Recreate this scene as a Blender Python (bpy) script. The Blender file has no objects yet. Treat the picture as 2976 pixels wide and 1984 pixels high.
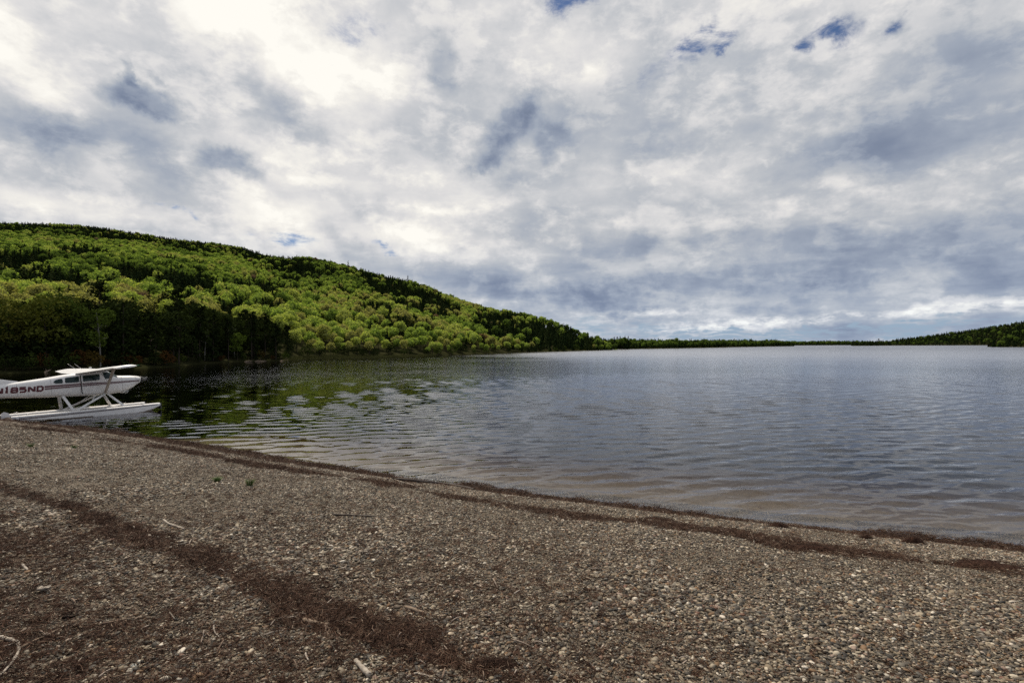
import bpy, math, random
import numpy as np
from mathutils import Vector, Matrix
rng = np.random.default_rng(7); random.seed(7)
SC = bpy.context.scene
COL = SC.collection
F = 1488.0; HC = 4.1; K = 2976/2352
# ------------------------------------------------------------------ camera, sky, sun, exposure
cam_d = bpy.data.cameras.new('camera'); cam = bpy.data.objects.new('camera', cam_d); COL.objects.link(cam)
cam_d.sensor_width = 36; cam_d.lens = 36*F/2976; cam_d.clip_start = 0.05; cam_d.clip_end = 20000
cam.location = (0, 0, HC)
cam.rotation_euler = (Matrix.Rotation(math.radians(90+0.385), 4, 'X') @ Matrix.Rotation(math.radians(-0.195), 4, 'Z')).to_euler()
SC.camera = cam
SC.view_settings.view_transform = 'Standard'; SC.view_settings.look = 'None'
SC.view_settings.exposure = -0.2; SC.view_settings.gamma = 1; SC.view_settings.use_curve_mapping = False
SC.cycles.use_denoising = False; SC.cycles.sample_clamp_indirect = 4; SC.cycles.sample_clamp_direct = 12; SC.cycles.blur_glossy = .5
SC.cycles.max_bounces = 8; SC.cycles.transparent_max_bounces = 12
SC.cycles.diffuse_bounces = 3; SC.cycles.glossy_bounces = 4
SUN_AZ, SUN_EL = math.radians(-30), math.radians(57)      # azimuth from +Y towards +X
SUND = Vector((math.sin(SUN_AZ)*math.cos(SUN_EL), math.cos(SUN_AZ)*math.cos(SUN_EL), math.sin(SUN_EL)))
sd = bpy.data.lights.new('sun', 'SUN'); sd.energy = 5.0; sd.angle = math.radians(2.0); sd.color = (1, .90, .75)
sun = bpy.data.objects.new('sun', sd); COL.objects.link(sun)
sun.rotation_euler = SUND.to_track_quat('Z', 'Y').to_euler()

def hor(x): return 796 - 8*x/2352                      # horizon height, in units of the 2352-wide view
def ray(px, py):
    return Vector(((px-1176)*K/F, 1.0, (hor(px)-py)*K/F))

class NT:
    """small helper for node trees"""
    def __init__(s, tree): s.t = tree; s.n = tree.nodes; s.l = tree.links
    def node(s, typ, **kw):
        n = s.n.new(typ)
        for k, v in kw.items():
            if k == 'ins':
                for a, b in v.items(): s.put(n.inputs[a], b)
            else: setattr(n, k, v)
        return n
    def put(s, sock, v):
        if isinstance(v, bpy.types.NodeSocket): s.l.new(v, sock)
        elif isinstance(v, (tuple, list)) and sock.type == 'RGBA' and len(v) == 3: sock.default_value = (*v, 1)
        else: sock.default_value = v
    def m(s, op, a, b=0.0, c=0.0, clamp=False):
        n = s.n.new('ShaderNodeMath'); n.operation = op; n.use_clamp = clamp
        s.put(n.inputs[0], a); s.put(n.inputs[1], b); s.put(n.inputs[2], c); return n.outputs[0]
    def vm(s, op, a, b=(0, 0, 0), out=0):
        n = s.n.new('ShaderNodeVectorMath'); n.operation = op
        s.put(n.inputs[0], a)
        if op == 'SCALE': s.put(n.inputs['Scale'], b)
        else: s.put(n.inputs[1], b)
        return n.outputs[out]
    def noise(s, vec, scale, detail=4, rough=.5, dist=0.0, out=0, lac=2.0):
        n = s.n.new('ShaderNodeTexNoise'); s.put(n.inputs['Vector'], vec)
        s.put(n.inputs['Scale'], scale); n.inputs['Detail'].default_value = detail
        n.inputs['Roughness'].default_value = rough; n.inputs['Distortion'].default_value = dist
        n.inputs['Lacunarity'].default_value = lac
        return n.outputs[out]
    def ramp(s, fac, stops, interp='LINEAR'):
        n = s.n.new('ShaderNodeValToRGB'); s.put(n.inputs[0], fac); cr = n.color_ramp; cr.interpolation = interp
        while len(cr.elements) < len(stops): cr.elements.new(0.5)
        for e, (p, c) in zip(cr.elements, stops): e.position = p; e.color = (*c, 1) if len(c) == 3 else c
        return n.outputs[0]
    def mix(s, fac, a, b, mode='MIX'):
        n = s.n.new('ShaderNodeMix'); n.data_type = 'RGBA'; n.blend_type = mode
        s.put(n.inputs[0], fac); s.put(n.inputs[6], a); s.put(n.inputs[7], b); return n.outputs[2]
    def mr(s, v, a, b, c=0.0, d=1.0, smooth=False):
        n = s.n.new('ShaderNodeMapRange'); n.interpolation_type = 'SMOOTHSTEP' if smooth else 'LINEAR'
        s.put(n.inputs[0], v); n.inputs[1].default_value = a; n.inputs[2].default_value = b
        n.inputs[3].default_value = c; n.inputs[4].default_value = d; return n.outputs[0]

def make_world():
    w = bpy.data.worlds.new('World'); SC.world = w; w.use_nodes = True
    w.node_tree.nodes.clear(); T = NT(w.node_tree)
    d = T.node('ShaderNodeTexCoord').outputs['Generated']
    sep = T.node('ShaderNodeSeparateXYZ', ins={0: d}); x, y, z = sep.outputs
    zz = T.m('ADD', T.m('MAXIMUM', z, 0.0), 0.13)
    pl = T.node('ShaderNodeCombineXYZ', ins={0: T.m('DIVIDE', x, zz), 1: T.m('DIVIDE', y, zz), 2: 0.0}).outputs[0]
    warp = T.vm('SCALE', T.vm('SUBTRACT', T.noise(pl, 1.1, 4, .55, out=1), (.5, .5, .5)), .7)
    plw = T.vm('ADD', pl, warp)
    # streaks of stretched cloud running from the upper left
    rot = T.node('ShaderNodeMapping', ins={'Vector': plw, 'Rotation': (0, 0, math.radians(-38)), 'Scale': (.8, 1.5, 1)}).outputs[0]
    n1 = T.noise(rot, .75, 5, .50)
    n2 = T.noise(plw, 2.0, 6, .52)
    n3 = T.noise(d, 7.0, 9, .56)
    dsq = T.vm('MULTIPLY', d, (1, 1, 1.7))
    n4 = T.noise(T.vm('ADD', dsq, T.vm('SCALE', T.vm('SUBTRACT', T.noise(dsq, 14.0, 3, .5, out=1), (.5, .5, .5)), .03)), 10.0, 8, .60)
    # warp applied to directions so placed clouds get ragged edges
    dw = T.vm('ADD', d, T.vm('SCALE', T.vm('SUBTRACT', T.noise(d, 11.0, 7, .60, out=1), (.5, .5, .5)), .095))
    def blob(px, py, rx, ry, ang=0, hard=0.55, vec=None):
        c = ray(px, py).normalized(); r = Vector((c.y, -c.x, 0)).normalized(); u = r.cross(c).normalized()
        a = math.radians(ang); r2 = r*math.cos(a)+u*math.sin(a); u2 = -r*math.sin(a)+u*math.cos(a)
        cz = c.y; rx_ = rx*K/F*c.y; ry_ = ry*K/F*c.y
        v = T.vm('SUBTRACT', vec or dw, tuple(c))
        A = T.m('DIVIDE', T.vm('DOT_PRODUCT', v, tuple(r2), 1), rx_); B = T.m('DIVIDE', T.vm('DOT_PRODUCT', v, tuple(u2), 1), ry_)
        C = T.m('DIVIDE', T.vm('DOT_PRODUCT', v, tuple(c), 1), 1.2)
        q = T.m('SQRT', T.m('ADD', T.m('ADD', T.m('MULTIPLY', A, A), T.m('MULTIPLY', B, B)), T.m('MULTIPLY', C, C)))
        return T.mr(q, 1.0, hard, 0, 1, True)
    def total(lst, vec=None):
        acc = None
        for (px, py, rx, ry, ang, hard, wt) in lst:
            b = T.m('MULTIPLY', blob(px, py, rx, ry, ang, hard, vec), wt)
            acc = b if acc is None else T.m('ADD', acc, b)
        return acc
    dark = total([(325, 228, 125, 48, -10, .2, .42), (300, 180, 40, 18, -50, .2, .28), (365, 180, 26, 16, -40, .2, .20), (528, 388, 90, 48, -3, .2, .40),
        (120, 310, 150, 80, -15, .1, .30), (380, 370, 230, 70, -18, .1, .20), (640, 240, 170, 60, -42, .0, .22),
        (1015, 140, 50, 90, 10, .1, .30), (1150, 318, 145, 62, 42, .1, .42), (1205, 245, 52, 60, 20, .2, .26), (1268, 318, 62, 62, 10, .35, .26), (1130, 375, 90, 30, 10, .1, .18), (1190, 410, 70, 28, 10, .1, .14), (850, 480, 120, 55, -20, .0, .16),
        (780, 560, 110, 35, -35, .1, .20), (2000, 360, 380, 105, 8, .0, .20), (1560, 560, 320, 60, 6, .0, .10),
        (1700, 640, 620, 70, 3, .0, .24), (1300, 680, 420, 62, -6, .0, .28), (1500, 350, 150, 60, 0, .0, .12), (2300, 620, 260, 90, 10, 0, .10)])
    lite = total([(560, 40, 420, 150, -25, .0, .26), (60, 150, 240, 120, -30, .0, .20), (850, 190, 280, 190, -10, .0, .22), (1000, 430, 340, 150, 0, 0, .20), (900, 540, 360, 75, -5, 0, .24),
        (180, 470, 380, 60, -4, .0, .30), (1340, 130, 260, 110, -10, .0, .20), (650, 500, 220, 70, -30, .0, .20), (620, 370, 260, 60, -38, .0, .10),
        (1500, 716, 190, 11, 2, .0, .14), (1690, 744, 300, 17, 3, .0, .20), (2230, 706, 230, 18, 6, .1, .22),
        (2150, 480, 260, 60, 18, 0, .10)])
    dl = T.vm('ADD', d, T.vm('MULTIPLY', T.vm('SUBTRACT', T.noise(T.vm('MULTIPLY', d, (1, 1, 3)), 22.0, 6, .62, out=1), (.5, .5, .5)), (.10, .10, .030)))
    lite = T.m('ADD', lite, T.m('MULTIPLY', total([(1500, 716, 230, 15, 2, .0, .26), (1690, 745, 330, 24, 3, .0, .36), (2230, 706, 260, 26, 6, .0, .40), (1950, 728, 200, 16, 5, .0, .24)], dl), T.mr(T.noise(T.vm('MULTIPLY', d, (1, 1, 2.5)), 34.0, 5, .6), .40, .58, .1, 1)))
    sdot = T.vm('DOT_PRODUCT', d, tuple(SUND), 1)
    glow = T.mr(sdot, .20, 1.0, -.05, .33)
    n5 = T.noise(T.vm('ADD', dsq, T.vm('SCALE', T.vm('SUBTRACT', T.noise(dsq, 20.0, 2, .5, out=1), (.5, .5, .5)), .03)), 26.0, 6, .62)
    soft = T.mr(n4, .46, .62, 0, 1, True)               # lumps with a readable rim
    v = T.m('ADD', .525, glow)
    nz = T.mr(z, .02, .20, .35, 1.0)
    v = T.m('ADD', v, T.m('MULTIPLY', T.m('SUBTRACT', n1, .5), T.m('MULTIPLY', nz, .85)))
    v = T.m('ADD', v, T.m('MULTIPLY', T.m('SUBTRACT', n2, .5), T.m('MULTIPLY', nz, .50)))
    v = T.m('ADD', v, T.m('MULTIPLY', T.m('SUBTRACT', n3, .5), .45))
    v = T.m('ADD', v, T.m('MULTIPLY', T.m('SUBTRACT', soft, .45), .17))
    v = T.m('ADD', v, T.m('MULTIPLY', T.m('SUBTRACT', n5, .5), T.mr(n2,   .40, .60, .08, .42)))
    v = T.m('SUBTRACT', v, dark); v = T.m('ADD', v, lite)
    # a long low bank of cumulus above the horizon
    el = T.node('ShaderNodeCombineXYZ', ins={0: x, 1: y, 2: T.m('MULTIPLY', z, 5.0)}).outputs[0]
    nb = T.noise(el, 5.0, 8, .6)
    low = T.m('MULTIPLY', T.mr(z, .16, .02, 0, 1, True), T.m('SUBTRACT', nb, .46))
    v = T.m('ADD', v, T.m('MULTIPLY', low, .9))
    cloud = T.ramp(T.m('MULTIPLY', v, .95), [(0.0, (.15, .19, .28)), (.20, (.25, .30, .41)), (.38, (.40, .45, .54)), (.56, (.585, .61, .65)), (.74, (.83, .82, .82)), (.90, (1.03, 1.0, .94)), (1.0, (1.15, 1.12, 1.04))])
    # gaps with blue sky
    sky = T.node('ShaderNodeTexSky'); sky.sky_type = 'NISHITA'; sky.sun_disc = False
    sky.sun_elevation = SUN_EL; sky.sun_rotation = SUN_AZ; sky.altitude = 200; sky.dust_density = .6; sky.ozone_density = 1.6
    skyc = T.vm('MULTIPLY', sky.outputs[0], (.054, .062, .076))
    holes = total([(1320, 5, 150, 85, 0, .0, .8), (1600, 92, 75, 60, 0, .0, .7), (1667, 105, 40, 30, 0, 0, .8), (1920, 65, 85, 50, -10, .0, .62), (2040, 65, 45, 34, 0, 0, .6), (1840, 100, 30, 30, 0, 0, .5),
        (650, 552, 120, 32, 0, .0, .50), (400, 487, 90, 18, -12, .0, .50), (880, 578, 60, 18, -10, 0, .6), (820, 60, 130, 70, 0, 0, .45),
        (1460, 180, 170, 90, 20, 0, .38), (1440, 745, 260, 40, 0, .0, .45), (2000, 760, 560, 28, 2, .0, .62), (1650, 770, 600, 26, 0, 0, .7)])
    hn = T.m('ADD', T.m('MULTIPLY', T.noise(plw, 4.5, 12, .68), .65), T.m('MULTIPLY', n3, .35))
    hm = T.mr(T.m('MULTIPLY', T.m('MINIMUM', T.m('MULTIPLY', holes, 1.7), 1.0), T.mr(hn, .42, .62, 0, 1)), .08, .75, 0, 1, True)
    cloud = T.mix(T.mr(z, .20, .02, 0, .50), cloud, T.mix(1.0, cloud, (.84, .95, 1.10), 'MULTIPLY'))
    skyc = T.mix(T.mr(z, .14, .03, 0, .85), skyc, (.37, .50, .66))
    col = T.mix(hm, cloud, skyc)
    bg = T.node('ShaderNodeBackground', ins={0: col, 1: 1.0})
    out = T.node('ShaderNodeOutputWorld'); T.l.new(bg.outputs[0], out.inputs[0])
    w.cycles.sampling_method = 'MANUAL'; w.cycles.sample_map_resolution = 256
make_world()

# ------------------------------------------------------------------ helpers
def tag(o, label=None, cat=None, group=None, kind=None):
    if label: o['label'] = label
    if cat: o['category'] = cat
    if group: o['group'] = group
    if kind: o['kind'] = kind
    return o
def obj(name, mesh, parent=None, loc=None, rot=None, scale=None):
    o = bpy.data.objects.new(name, mesh); COL.objects.link(o)
    if parent: o.parent = parent
    if loc is not None: o.location = loc
    if rot is not None: o.rotation_euler = rot
    if scale is not None: o.scale = scale
    return o
def empty(name, loc=(0, 0, 0), rz=0):
    o = bpy.data.objects.new(name, None); COL.objects.link(o); o.location = loc; o.rotation_euler = (0, 0, rz); o.empty_display_size = .1
    return o
class MB:
    """collects verts and faces"""
    def __init__(s): s.v = []; s.f = []; s.mi = []
    def add(s, V, Fc, mi=0):
        b = len(s.v); s.v += [tuple(p) for p in V]; s.f += [tuple(i+b for i in f) for f in Fc]; s.mi += [mi]*len(Fc)
    def grid(s, rows, closed=False, cap0=False, cap1=False, mi=0):
        n = len(rows[0]); b = len(s.v)
        for r in rows: s.v += [tuple(p) for p in r]
        fs = []
        for i in range(len(rows)-1):
            for j in range(n if closed else n-1):
                k = (j+1) % n
                fs.append((b+i*n+j, b+i*n+k, b+(i+1)*n+k, b+(i+1)*n+j))
        if cap0: fs.append(tuple(b+j for j in range(n))[::-1])
        if cap1: fs.append(tuple(b+(len(rows)-1)*n+j for j in range(n)))
        s.f += fs; s.mi += [mi]*len(fs)
    def tube(s, pts, rad, n=8, mi=0, flat=1.0, taper_end=True):
        pts = [Vector(p) for p in pts]; rows = []
        up = Vector((0, 0, 1))
        for i, p in enumerate(pts):
            t = (pts[min(i+1, len(pts)-1)]-pts[max(i-1, 0)]).normalized()
            a = t.cross(up)
            if a.length < .05: a = t.cross(Vector((0, 1, 0)))
            a.normalize(); b_ = a.cross(t).normalized()
            r = rad[i] if isinstance(rad, (list, tuple)) else rad
            rows.append([p + a*math.cos(2*math.pi*k/n)*r + b_*math.sin(2*math.pi*k/n)*r*flat for k in range(n)])
        s.grid(rows, True, True, True, mi)
    def box(s, c, h, R=None, mi=0):
        V = [Vector((sx*h[0], sy*h[1], sz*h[2])) for sx in (-1, 1) for sy in (-1, 1) for sz in (-1, 1)]
        if R is not None: V = [R @ v for v in V]
        V = [v+Vector(c) for v in V]
        s.add(V, [(0, 1, 3, 2), (4, 6, 7, 5), (0, 4, 5, 1), (2, 3, 7, 6), (0, 2, 6, 4), (1, 5, 7, 3)], mi)
    def mesh(s, name, mats, smooth=False, fix=True):
        me = bpy.data.meshes.new(name); me.from_pydata(s.v, [], s.f)
        for m_ in (mats if isinstance(mats, (list, tuple)) else [mats]): me.materials.append(m_)
        if any(s.mi): me.polygons.foreach_set('material_index', s.mi)
        if fix:
            import bmesh
            bm = bmesh.new(); bm.from_mesh(me); bmesh.ops.recalc_face_normals(bm, faces=bm.faces); bm.to_mesh(me); bm.free()
        if smooth: me.polygons.foreach_set('use_smooth', [True]*len(me.polygons))
        me.update(); return me
def auto(o, ang=35):
    import bmesh
    me = o.data; bm = bmesh.new(); bm.from_mesh(me)
    for e in bm.edges:
        e.smooth = not (len(e.link_faces) == 2 and e.calc_face_angle(0) > math.radians(ang))
    for f in bm.faces: f.smooth = True
    bm.to_mesh(me); bm.free(); return o
def bsdf(name, col, rough=.6, spec=.5, metal=0, build=None):
    m = bpy.data.materials.new(name); m.use_nodes = True; T = NT(m.node_tree); b = T.n['Principled BSDF']
    b.inputs['Base Color'].default_value = (*col, 1); b.inputs['Roughness'].default_value = rough
    b.inputs['Specular IOR Level'].default_value = spec; b.inputs['Metallic'].default_value = metal
    if build: build(T, b)
    return m
def objco(T): return T.node('ShaderNodeTexCoord').outputs['Object']
def geo_pos(T): return T.node('ShaderNodeNewGeometry').outputs['Position']

# ------------------------------------------------------------------ beach shape
_sx = np.array([-300, -120, -70, -45, -27.9, -21.5, -17.2, -12.8, -9.1, -3.7, .27, 3.4, 6.05, 8.3, 10.1, 16, 30, 60, 120])
_sy = np.array([150, 92, 60, 42, 27.9, 25.0, 23.1, 20.9, 18.7, 15.7, 13.65, 12.4, 11.4, 10.55, 10.1, 8.2, 4, -8, -40])
_fx = np.arange(-300, 120, .5); _fy = np.interp(_fx, _sx, _sy)
_k = np.exp(-(np.arange(-12, 13)/5.)**2); _k /= _k.sum()
_fy2 = np.convolve(np.pad(_fy, 12, mode='edge'), _k, 'valid')
_sl = np.gradient(_fy2, .5)
def shore_d(x, y):                                   # signed distance to the waterline, positive on land
    ys = np.interp(x, _fx, _fy2); sl = np.interp(x, _fx, _sl)
    return (ys-y)/np.sqrt(1+sl**2)
_wn = [(rng.uniform(.3, 2.6), rng.uniform(0, 6.28), rng.uniform(0, 6.28)) for _ in range(14)]
def wob(x, y, f=1.0):
    r = 0
    for k, a, p in _wn: r = r + np.sin((x*np.cos(a)+y*np.sin(a))*k*f+p)/ (1+k)
    return r/3
def beach_z(x, y):
    d = shore_d(x, y)
    up = 2.62*(1-np.exp(-np.maximum(d, 0)*.115))/(1-np.exp(-12.3*.115)) * .93
    up = np.where(d > 12, up + 0, up)
    dn = np.maximum(-.14*np.maximum(-d, 0) - .004*np.maximum(-d, 0)**1.5, -7)
    dn = np.maximum(dn*(1+3.5*np.clip((-x-15)/10, 0, 1)), -7)
    z = np.where(d > 0, up, dn)
    z = z + .028*wob(x, y)*np.clip(d+.3, 0, 1) + .012*wob(x+9, y, 3.1)*np.clip(d, 0, 1)
    z = z + (.10+.09*wob(x-3, y, 2.3)+.05*wob(x, y, 4.3))*np.exp(-((d-.26)/.19)**2)              # little ridge of wrack at the waterline
    return z
def on_beach(px, py):                                # where a sight line meets the beach
    r = ray(px, py); lo, hi = .5, 80.
    ts = np.linspace(1.0, 60, 4000); g = HC+ts*r.z - beach_z(ts*r.x, ts*r.y)
    i = np.argmax(g < 0); t = ts[i]
    return Vector((t*r.x, t*r.y, HC+t*r.z))
GROUND0 = float(beach_z(0., 0.))
print('ground under camera', GROUND0, 'eye', HC-GROUND0, [tuple(round(c, 2) for c in on_beach(a, b)) for a, b in ((0, 1567), (1176, 1567), (2351, 1567), (0, 1120), (600, 1330), (1200, 1300))])

# dark litter bands: polylines across the beach in world space
def world_line(pts): return np.array([[p.x, p.y] for p in (on_beach(a, b) for a, b in pts)])
BAND1 = world_line([(-60, 1095), (0, 1122), (150, 1165), (260, 1200), (400, 1262), (560, 1325), (680, 1385), (800, 1430), (930, 1480), (1080, 1535), (1200, 1567)])
BAND2 = world_line([(-40, 972), (100, 985), (260, 1010), (420, 1035), (560, 1062), (700, 1085), (850, 1105), (1000, 1133), (1150, 1160), (1330, 1185), (1500, 1200), (1650, 1222), (1830, 1255), (2000, 1275), (2200, 1300), (2400, 1330)])
def line_dist(x, y, L):
    x = np.asarray(x, float); y = np.asarray(y, float); best = np.full(x.shape, 1e9)
    for a, b in zip(L[:-1], L[1:]):
        ab = b-a; t = np.clip(((x-a[0])*ab[0]+(y-a[1])*ab[1])/(ab@ab), 0, 1)
        best = np.minimum(best, np.hypot(x-a[0]-t*ab[0], y-a[1]-t*ab[1]))
    return best
def side_land(x, y):                                  # how far landward of band 1
    return line_dist(x, y, BAND1)*np.sign(shore_d(x, y)-np.interp(x, BAND1[:, 0], shore_d(BAND1[:, 0], BAND1[:, 1])))
def litter(x, y):
    n = wob(x*1.0, y*1.0, 2.0); n2 = wob(x+31, y-7, 5.3)
    d1 = line_dist(x, y, BAND1); d2 = line_dist(x, y, BAND2); d = shore_d(x, y)
    a = np.clip(1.35-d1/np.maximum(.12+.11*n+.16*n2+.14*np.clip((7-y)/4, 0, 1), .05), 0, 1)
    b = np.clip(1.35-d2/np.maximum(.27+.26*n2+.2*n, .06), 0, 1)*np.clip(d/.1, 0, 1)
    c = np.exp(-(np.maximum(np.abs(d-.32)-.20, 0)/.16)**2)*(1.25+.7*n+.4*n2)*np.interp(x, (-14, 0), (.75, 1))
    sl = side_land(x, y)
    e = np.clip((sl+.1)/4.5, 0, .42)*(.9+.8*n+.8*n2)*np.clip((1.6-x)/2.2, 0, 1)*np.clip((7.5-y)/3, 0.15, 1)
    e = np.maximum(e, np.clip((-5-x)/9, 0, .38)*np.clip(.9-np.abs(d-1.2)/1.6, 0, 1)*(1+1.2*n))
    a = a*(.78+.5*np.clip(n2*2+.2, -.6, .5)); b = np.maximum(b*(.85+.6*n), .30*(d > 0)*(d < 1.0))
    return np.clip(np.maximum(np.maximum(a, b), np.maximum(c, e)), 0, 1)

def tri_grid(name, xs, ys, zf, mats, attrs=None):
    X, Y = np.meshgrid(xs, ys); Z = zf(X, Y); n, m_ = X.shape
    V = np.stack([X, Y, Z], -1).reshape(-1, 3).astype(np.float32)
    i = np.arange((n-1)*(m_-1)); r, c = i//(m_-1), i % (m_-1); a = r*m_+c
    q = np.stack([a, a+1, a+m_+1, a+m_], 1).astype(np.int32)
    me = quad_mesh(name, V, q, mats)
    for k, fn in (attrs or {}).items():
        at = me.attributes.new(k, 'FLOAT', 'POINT'); at.data.foreach_set('value', fn(X, Y).ravel().astype(np.float32))
    return me
def quad_mesh(name, V, q, mats, smooth=True):
    me = bpy.data.meshes.new(name); k = q.shape[1]
    me.vertices.add(len(V)); me.vertices.foreach_set('co', np.asarray(V, np.float32).ravel())
    me.loops.add(q.size); me.loops.foreach_set('vertex_index', q.ravel().astype(np.int32))
    me.polygons.add(len(q)); me.polygons.foreach_set('loop_start', (np.arange(len(q))*k).astype(np.int32))
    try: me.polygons.foreach_set('loop_total', np.full(len(q), k, np.int32))
    except Exception: pass
    me.polygons.foreach_set('use_smooth', np.full(len(q), smooth))
    for m_ in (mats if isinstance(mats, (list, tuple)) else [mats]): me.materials.append(m_)
    me.update(calc_edges=True); me.validate(); return me

def vnoise(x, y, s, seed=0):
    r = np.random.default_rng(seed); tab = r.random((64, 64)); u = x/s; v = y/s
    i = np.floor(u).astype(int); j = np.floor(v).astype(int); fu = u-i; fv = v-j; fu = fu*fu*(3-2*fu); fv = fv*fv*(3-2*fv)
    g = lambda a, b: tab[a % 64, b % 64]
    return (g(i, j)*(1-fu)+g(i+1, j)*fu)*(1-fv)+(g(i, j+1)*(1-fu)+g(i+1, j+1)*fu)*fv-.5
# ------------------------------------------------------------------ materials for the shore
def _beach(T, b):
    co = geo_pos(T)
    vo = T.node('ShaderNodeTexVoronoi', ins={'Vector': T.node('ShaderNodeMapping', ins={'Vector': co, 'Scale': (26, 34, 12)}).outputs[0], 'Scale': 1.0})
    c1 = T.ramp(T.node('ShaderNodeSeparateColor', ins={0: vo.outputs['Color']}).outputs[0],
        [(0, (.028, .021, .015)), (.3, (.085, .066, .046)), (.55, (.15, .118, .082)), (.8, (.085, .072, .055)), (1, (.26, .22, .165))])
    big = T.noise(co, .7, 5, .6)
    c1 = T.mix(T.mr(big, .35, .7, 0, .5), c1, (.12, .095, .07))
    lt = T.node('ShaderNodeAttribute', attribute_name='litter').outputs['Fac']
    fine = T.noise(co, 60, 4, .7)
    lc = T.ramp(fine, [(.3, (.012, .006, .004)), (.55, (.040, .021, .014)), (.8, (.09, .052, .036))])
    f = T.mr(T.m('ADD', lt, T.m('MULTIPLY', T.m('SUBTRACT', T.noise(co, 9, 6, .7), .5), 1.1)), .25, .7, 0, 1, True)
    col = T.mix(f, c1, lc)
    wet = T.node('ShaderNodeAttribute', attribute_name='wet').outputs['Fac']
    col = T.mix(wet, col, T.mix(1.0, col, (.45, .42, .40), 'MULTIPLY'))
    T.put(b.inputs['Base Color'], col)
    T.put(b.inputs['Roughness'], T.m('SUBTRACT', .85, T.m('MULTIPLY', wet, .35)))
    bp = T.node('ShaderNodeBump', ins={'Strength': .8, 'Distance': .012, 'Height': T.m('ADD', T.m('MULTIPLY', vo.outputs['Distance'], -1.0), fine)})
    T.put(b.inputs['Normal'], bp.outputs[0])
M_BEACH = bsdf('beach_gravel', (.2, .2, .2), .85, .3, build=_beach)
def _bed(T, b):
    co = geo_pos(T); n = T.noise(co, .5, 6, .6); vo = T.node('ShaderNodeTexVoronoi', ins={'Vector': co, 'Scale': 16.0})
    c = T.ramp(T.node('ShaderNodeSeparateColor', ins={0: vo.outputs['Color']}).outputs[0], [(0, (.05, .042, .03)), (.6, (.12, .10, .075)), (1, (.26, .23, .19))])
    T.put(b.inputs['Base Color'], T.mix(T.mr(n, .4, .7, 0, .7), c, (.06, .045, .03)))
M_BED = bsdf('lake_bed_mud', (.1, .08, .05), .9, .2, build=_bed)
def _soil(T, b):
    co = geo_pos(T); n = T.noise(co, .12, 7, .65)
    T.put(b.inputs['Base Color'], T.ramp(n, [(.3, (.012, .013, .006)), (.5, (.022, .023, .010)), (.7, (.035, .034, .016))]))
M_SOIL = bsdf('forest_floor', (.05, .05, .02), 1.0, 0, build=_soil)

def make_water():
    m = bpy.data.materials.new('lake_water'); m.use_nodes = True; T = NT(m.node_tree); T.n.clear()
    co = geo_pos(T); sx, sy, sz = T.node('ShaderNodeSeparateXYZ', ins={0: co}).outputs
    # the bay on the left is sheltered and calm, the open lake to the right is ruffled
    open_ = T.mr(T.m('ADD', T.m('DIVIDE', sx, T.m('ADD', sy, 8.0)), T.m('MULTIPLY', T.noise(co, .035, 3, .5), .35)), .02, .30, 0, 1, True)
    dist = T.m('SQRT', T.m('ADD', T.m('MULTIPLY', sx, sx), T.m('MULTIPLY', sy, sy)))
    rot = T.node('ShaderNodeMapping', ins={'Vector': co, 'Rotation': (0, 0, math.radians(12)), 'Scale': (.30, 1.0, 1)}).outputs[0]
    rot2 = T.node('ShaderNodeMapping', ins={'Vector': co, 'Rotation': (0, 0, math.radians(-18)), 'Scale': (.55, 1.0, 1)}).outputs[0]
    far = T.mr(dist, 40, 80, 0, 1, True)
    mid = T.noise(rot, 3.0, 3, .5, .4)
    fin = T.noise(rot2, 6.0, 3, .55, .3)
    patch = T.mr(T.noise(co, .05, 4, .6), .35, .65, .6, 1.2)
    h = T.m('MULTIPLY', mid, T.m('MULTIPLY', far, .040))
    h = T.m('ADD', h, T.m('MULTIPLY', fin, T.m('ADD', .0010, T.m('MULTIPLY', open_, .0030))))
    h = T.m('MULTIPLY', h, patch)
    rough = T.m('ADD', .012, T.m('ADD', T.m('MULTIPLY', T.mr(dist, 25, 260, 0, 1), .05), T.m('MULTIPLY', open_, T.mr(dist, 20, 200, .02, .17))))
    bp = T.node('ShaderNodeBump', ins={'Strength': 1.0, 'Distance': 1.0, 'Height': h}); bp.inputs['Distance'].default_value = 1.0
    fr = T.node('ShaderNodeFresnel', ins={0: 1.333, 1: bp.outputs[0]})
    gl = T.node('ShaderNodeBsdfGlossy', ins={0: (.93, .94, .97), 'Roughness': rough, 'Normal': bp.outputs[0]})
    tr = T.node('ShaderNodeBsdfTransparent', ins={0: (.97, .97, .94)})
    mx = T.node('ShaderNodeMixShader'); T.l.new(T.m('MULTIPLY', fr.outputs[0], T.m('SUBTRACT', 1.0, T.m('MULTIPLY', open_, T.mr(dist, 50, 500, 0, .34)))), mx.inputs[0]); T.l.new(tr.outputs[0], mx.inputs[1]); T.l.new(gl.outputs[0], mx.inputs[2])
    ab = T.node('ShaderNodeVolumeAbsorption', ins={0: (.50, .38, .16), 'Density': .38})
    out = T.node('ShaderNodeOutputMaterial'); T.l.new(mx.outputs[0], out.inputs[0]); T.l.new(ab.outputs[0], out.inputs[1])
    return m
M_WATER = make_water()

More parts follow.
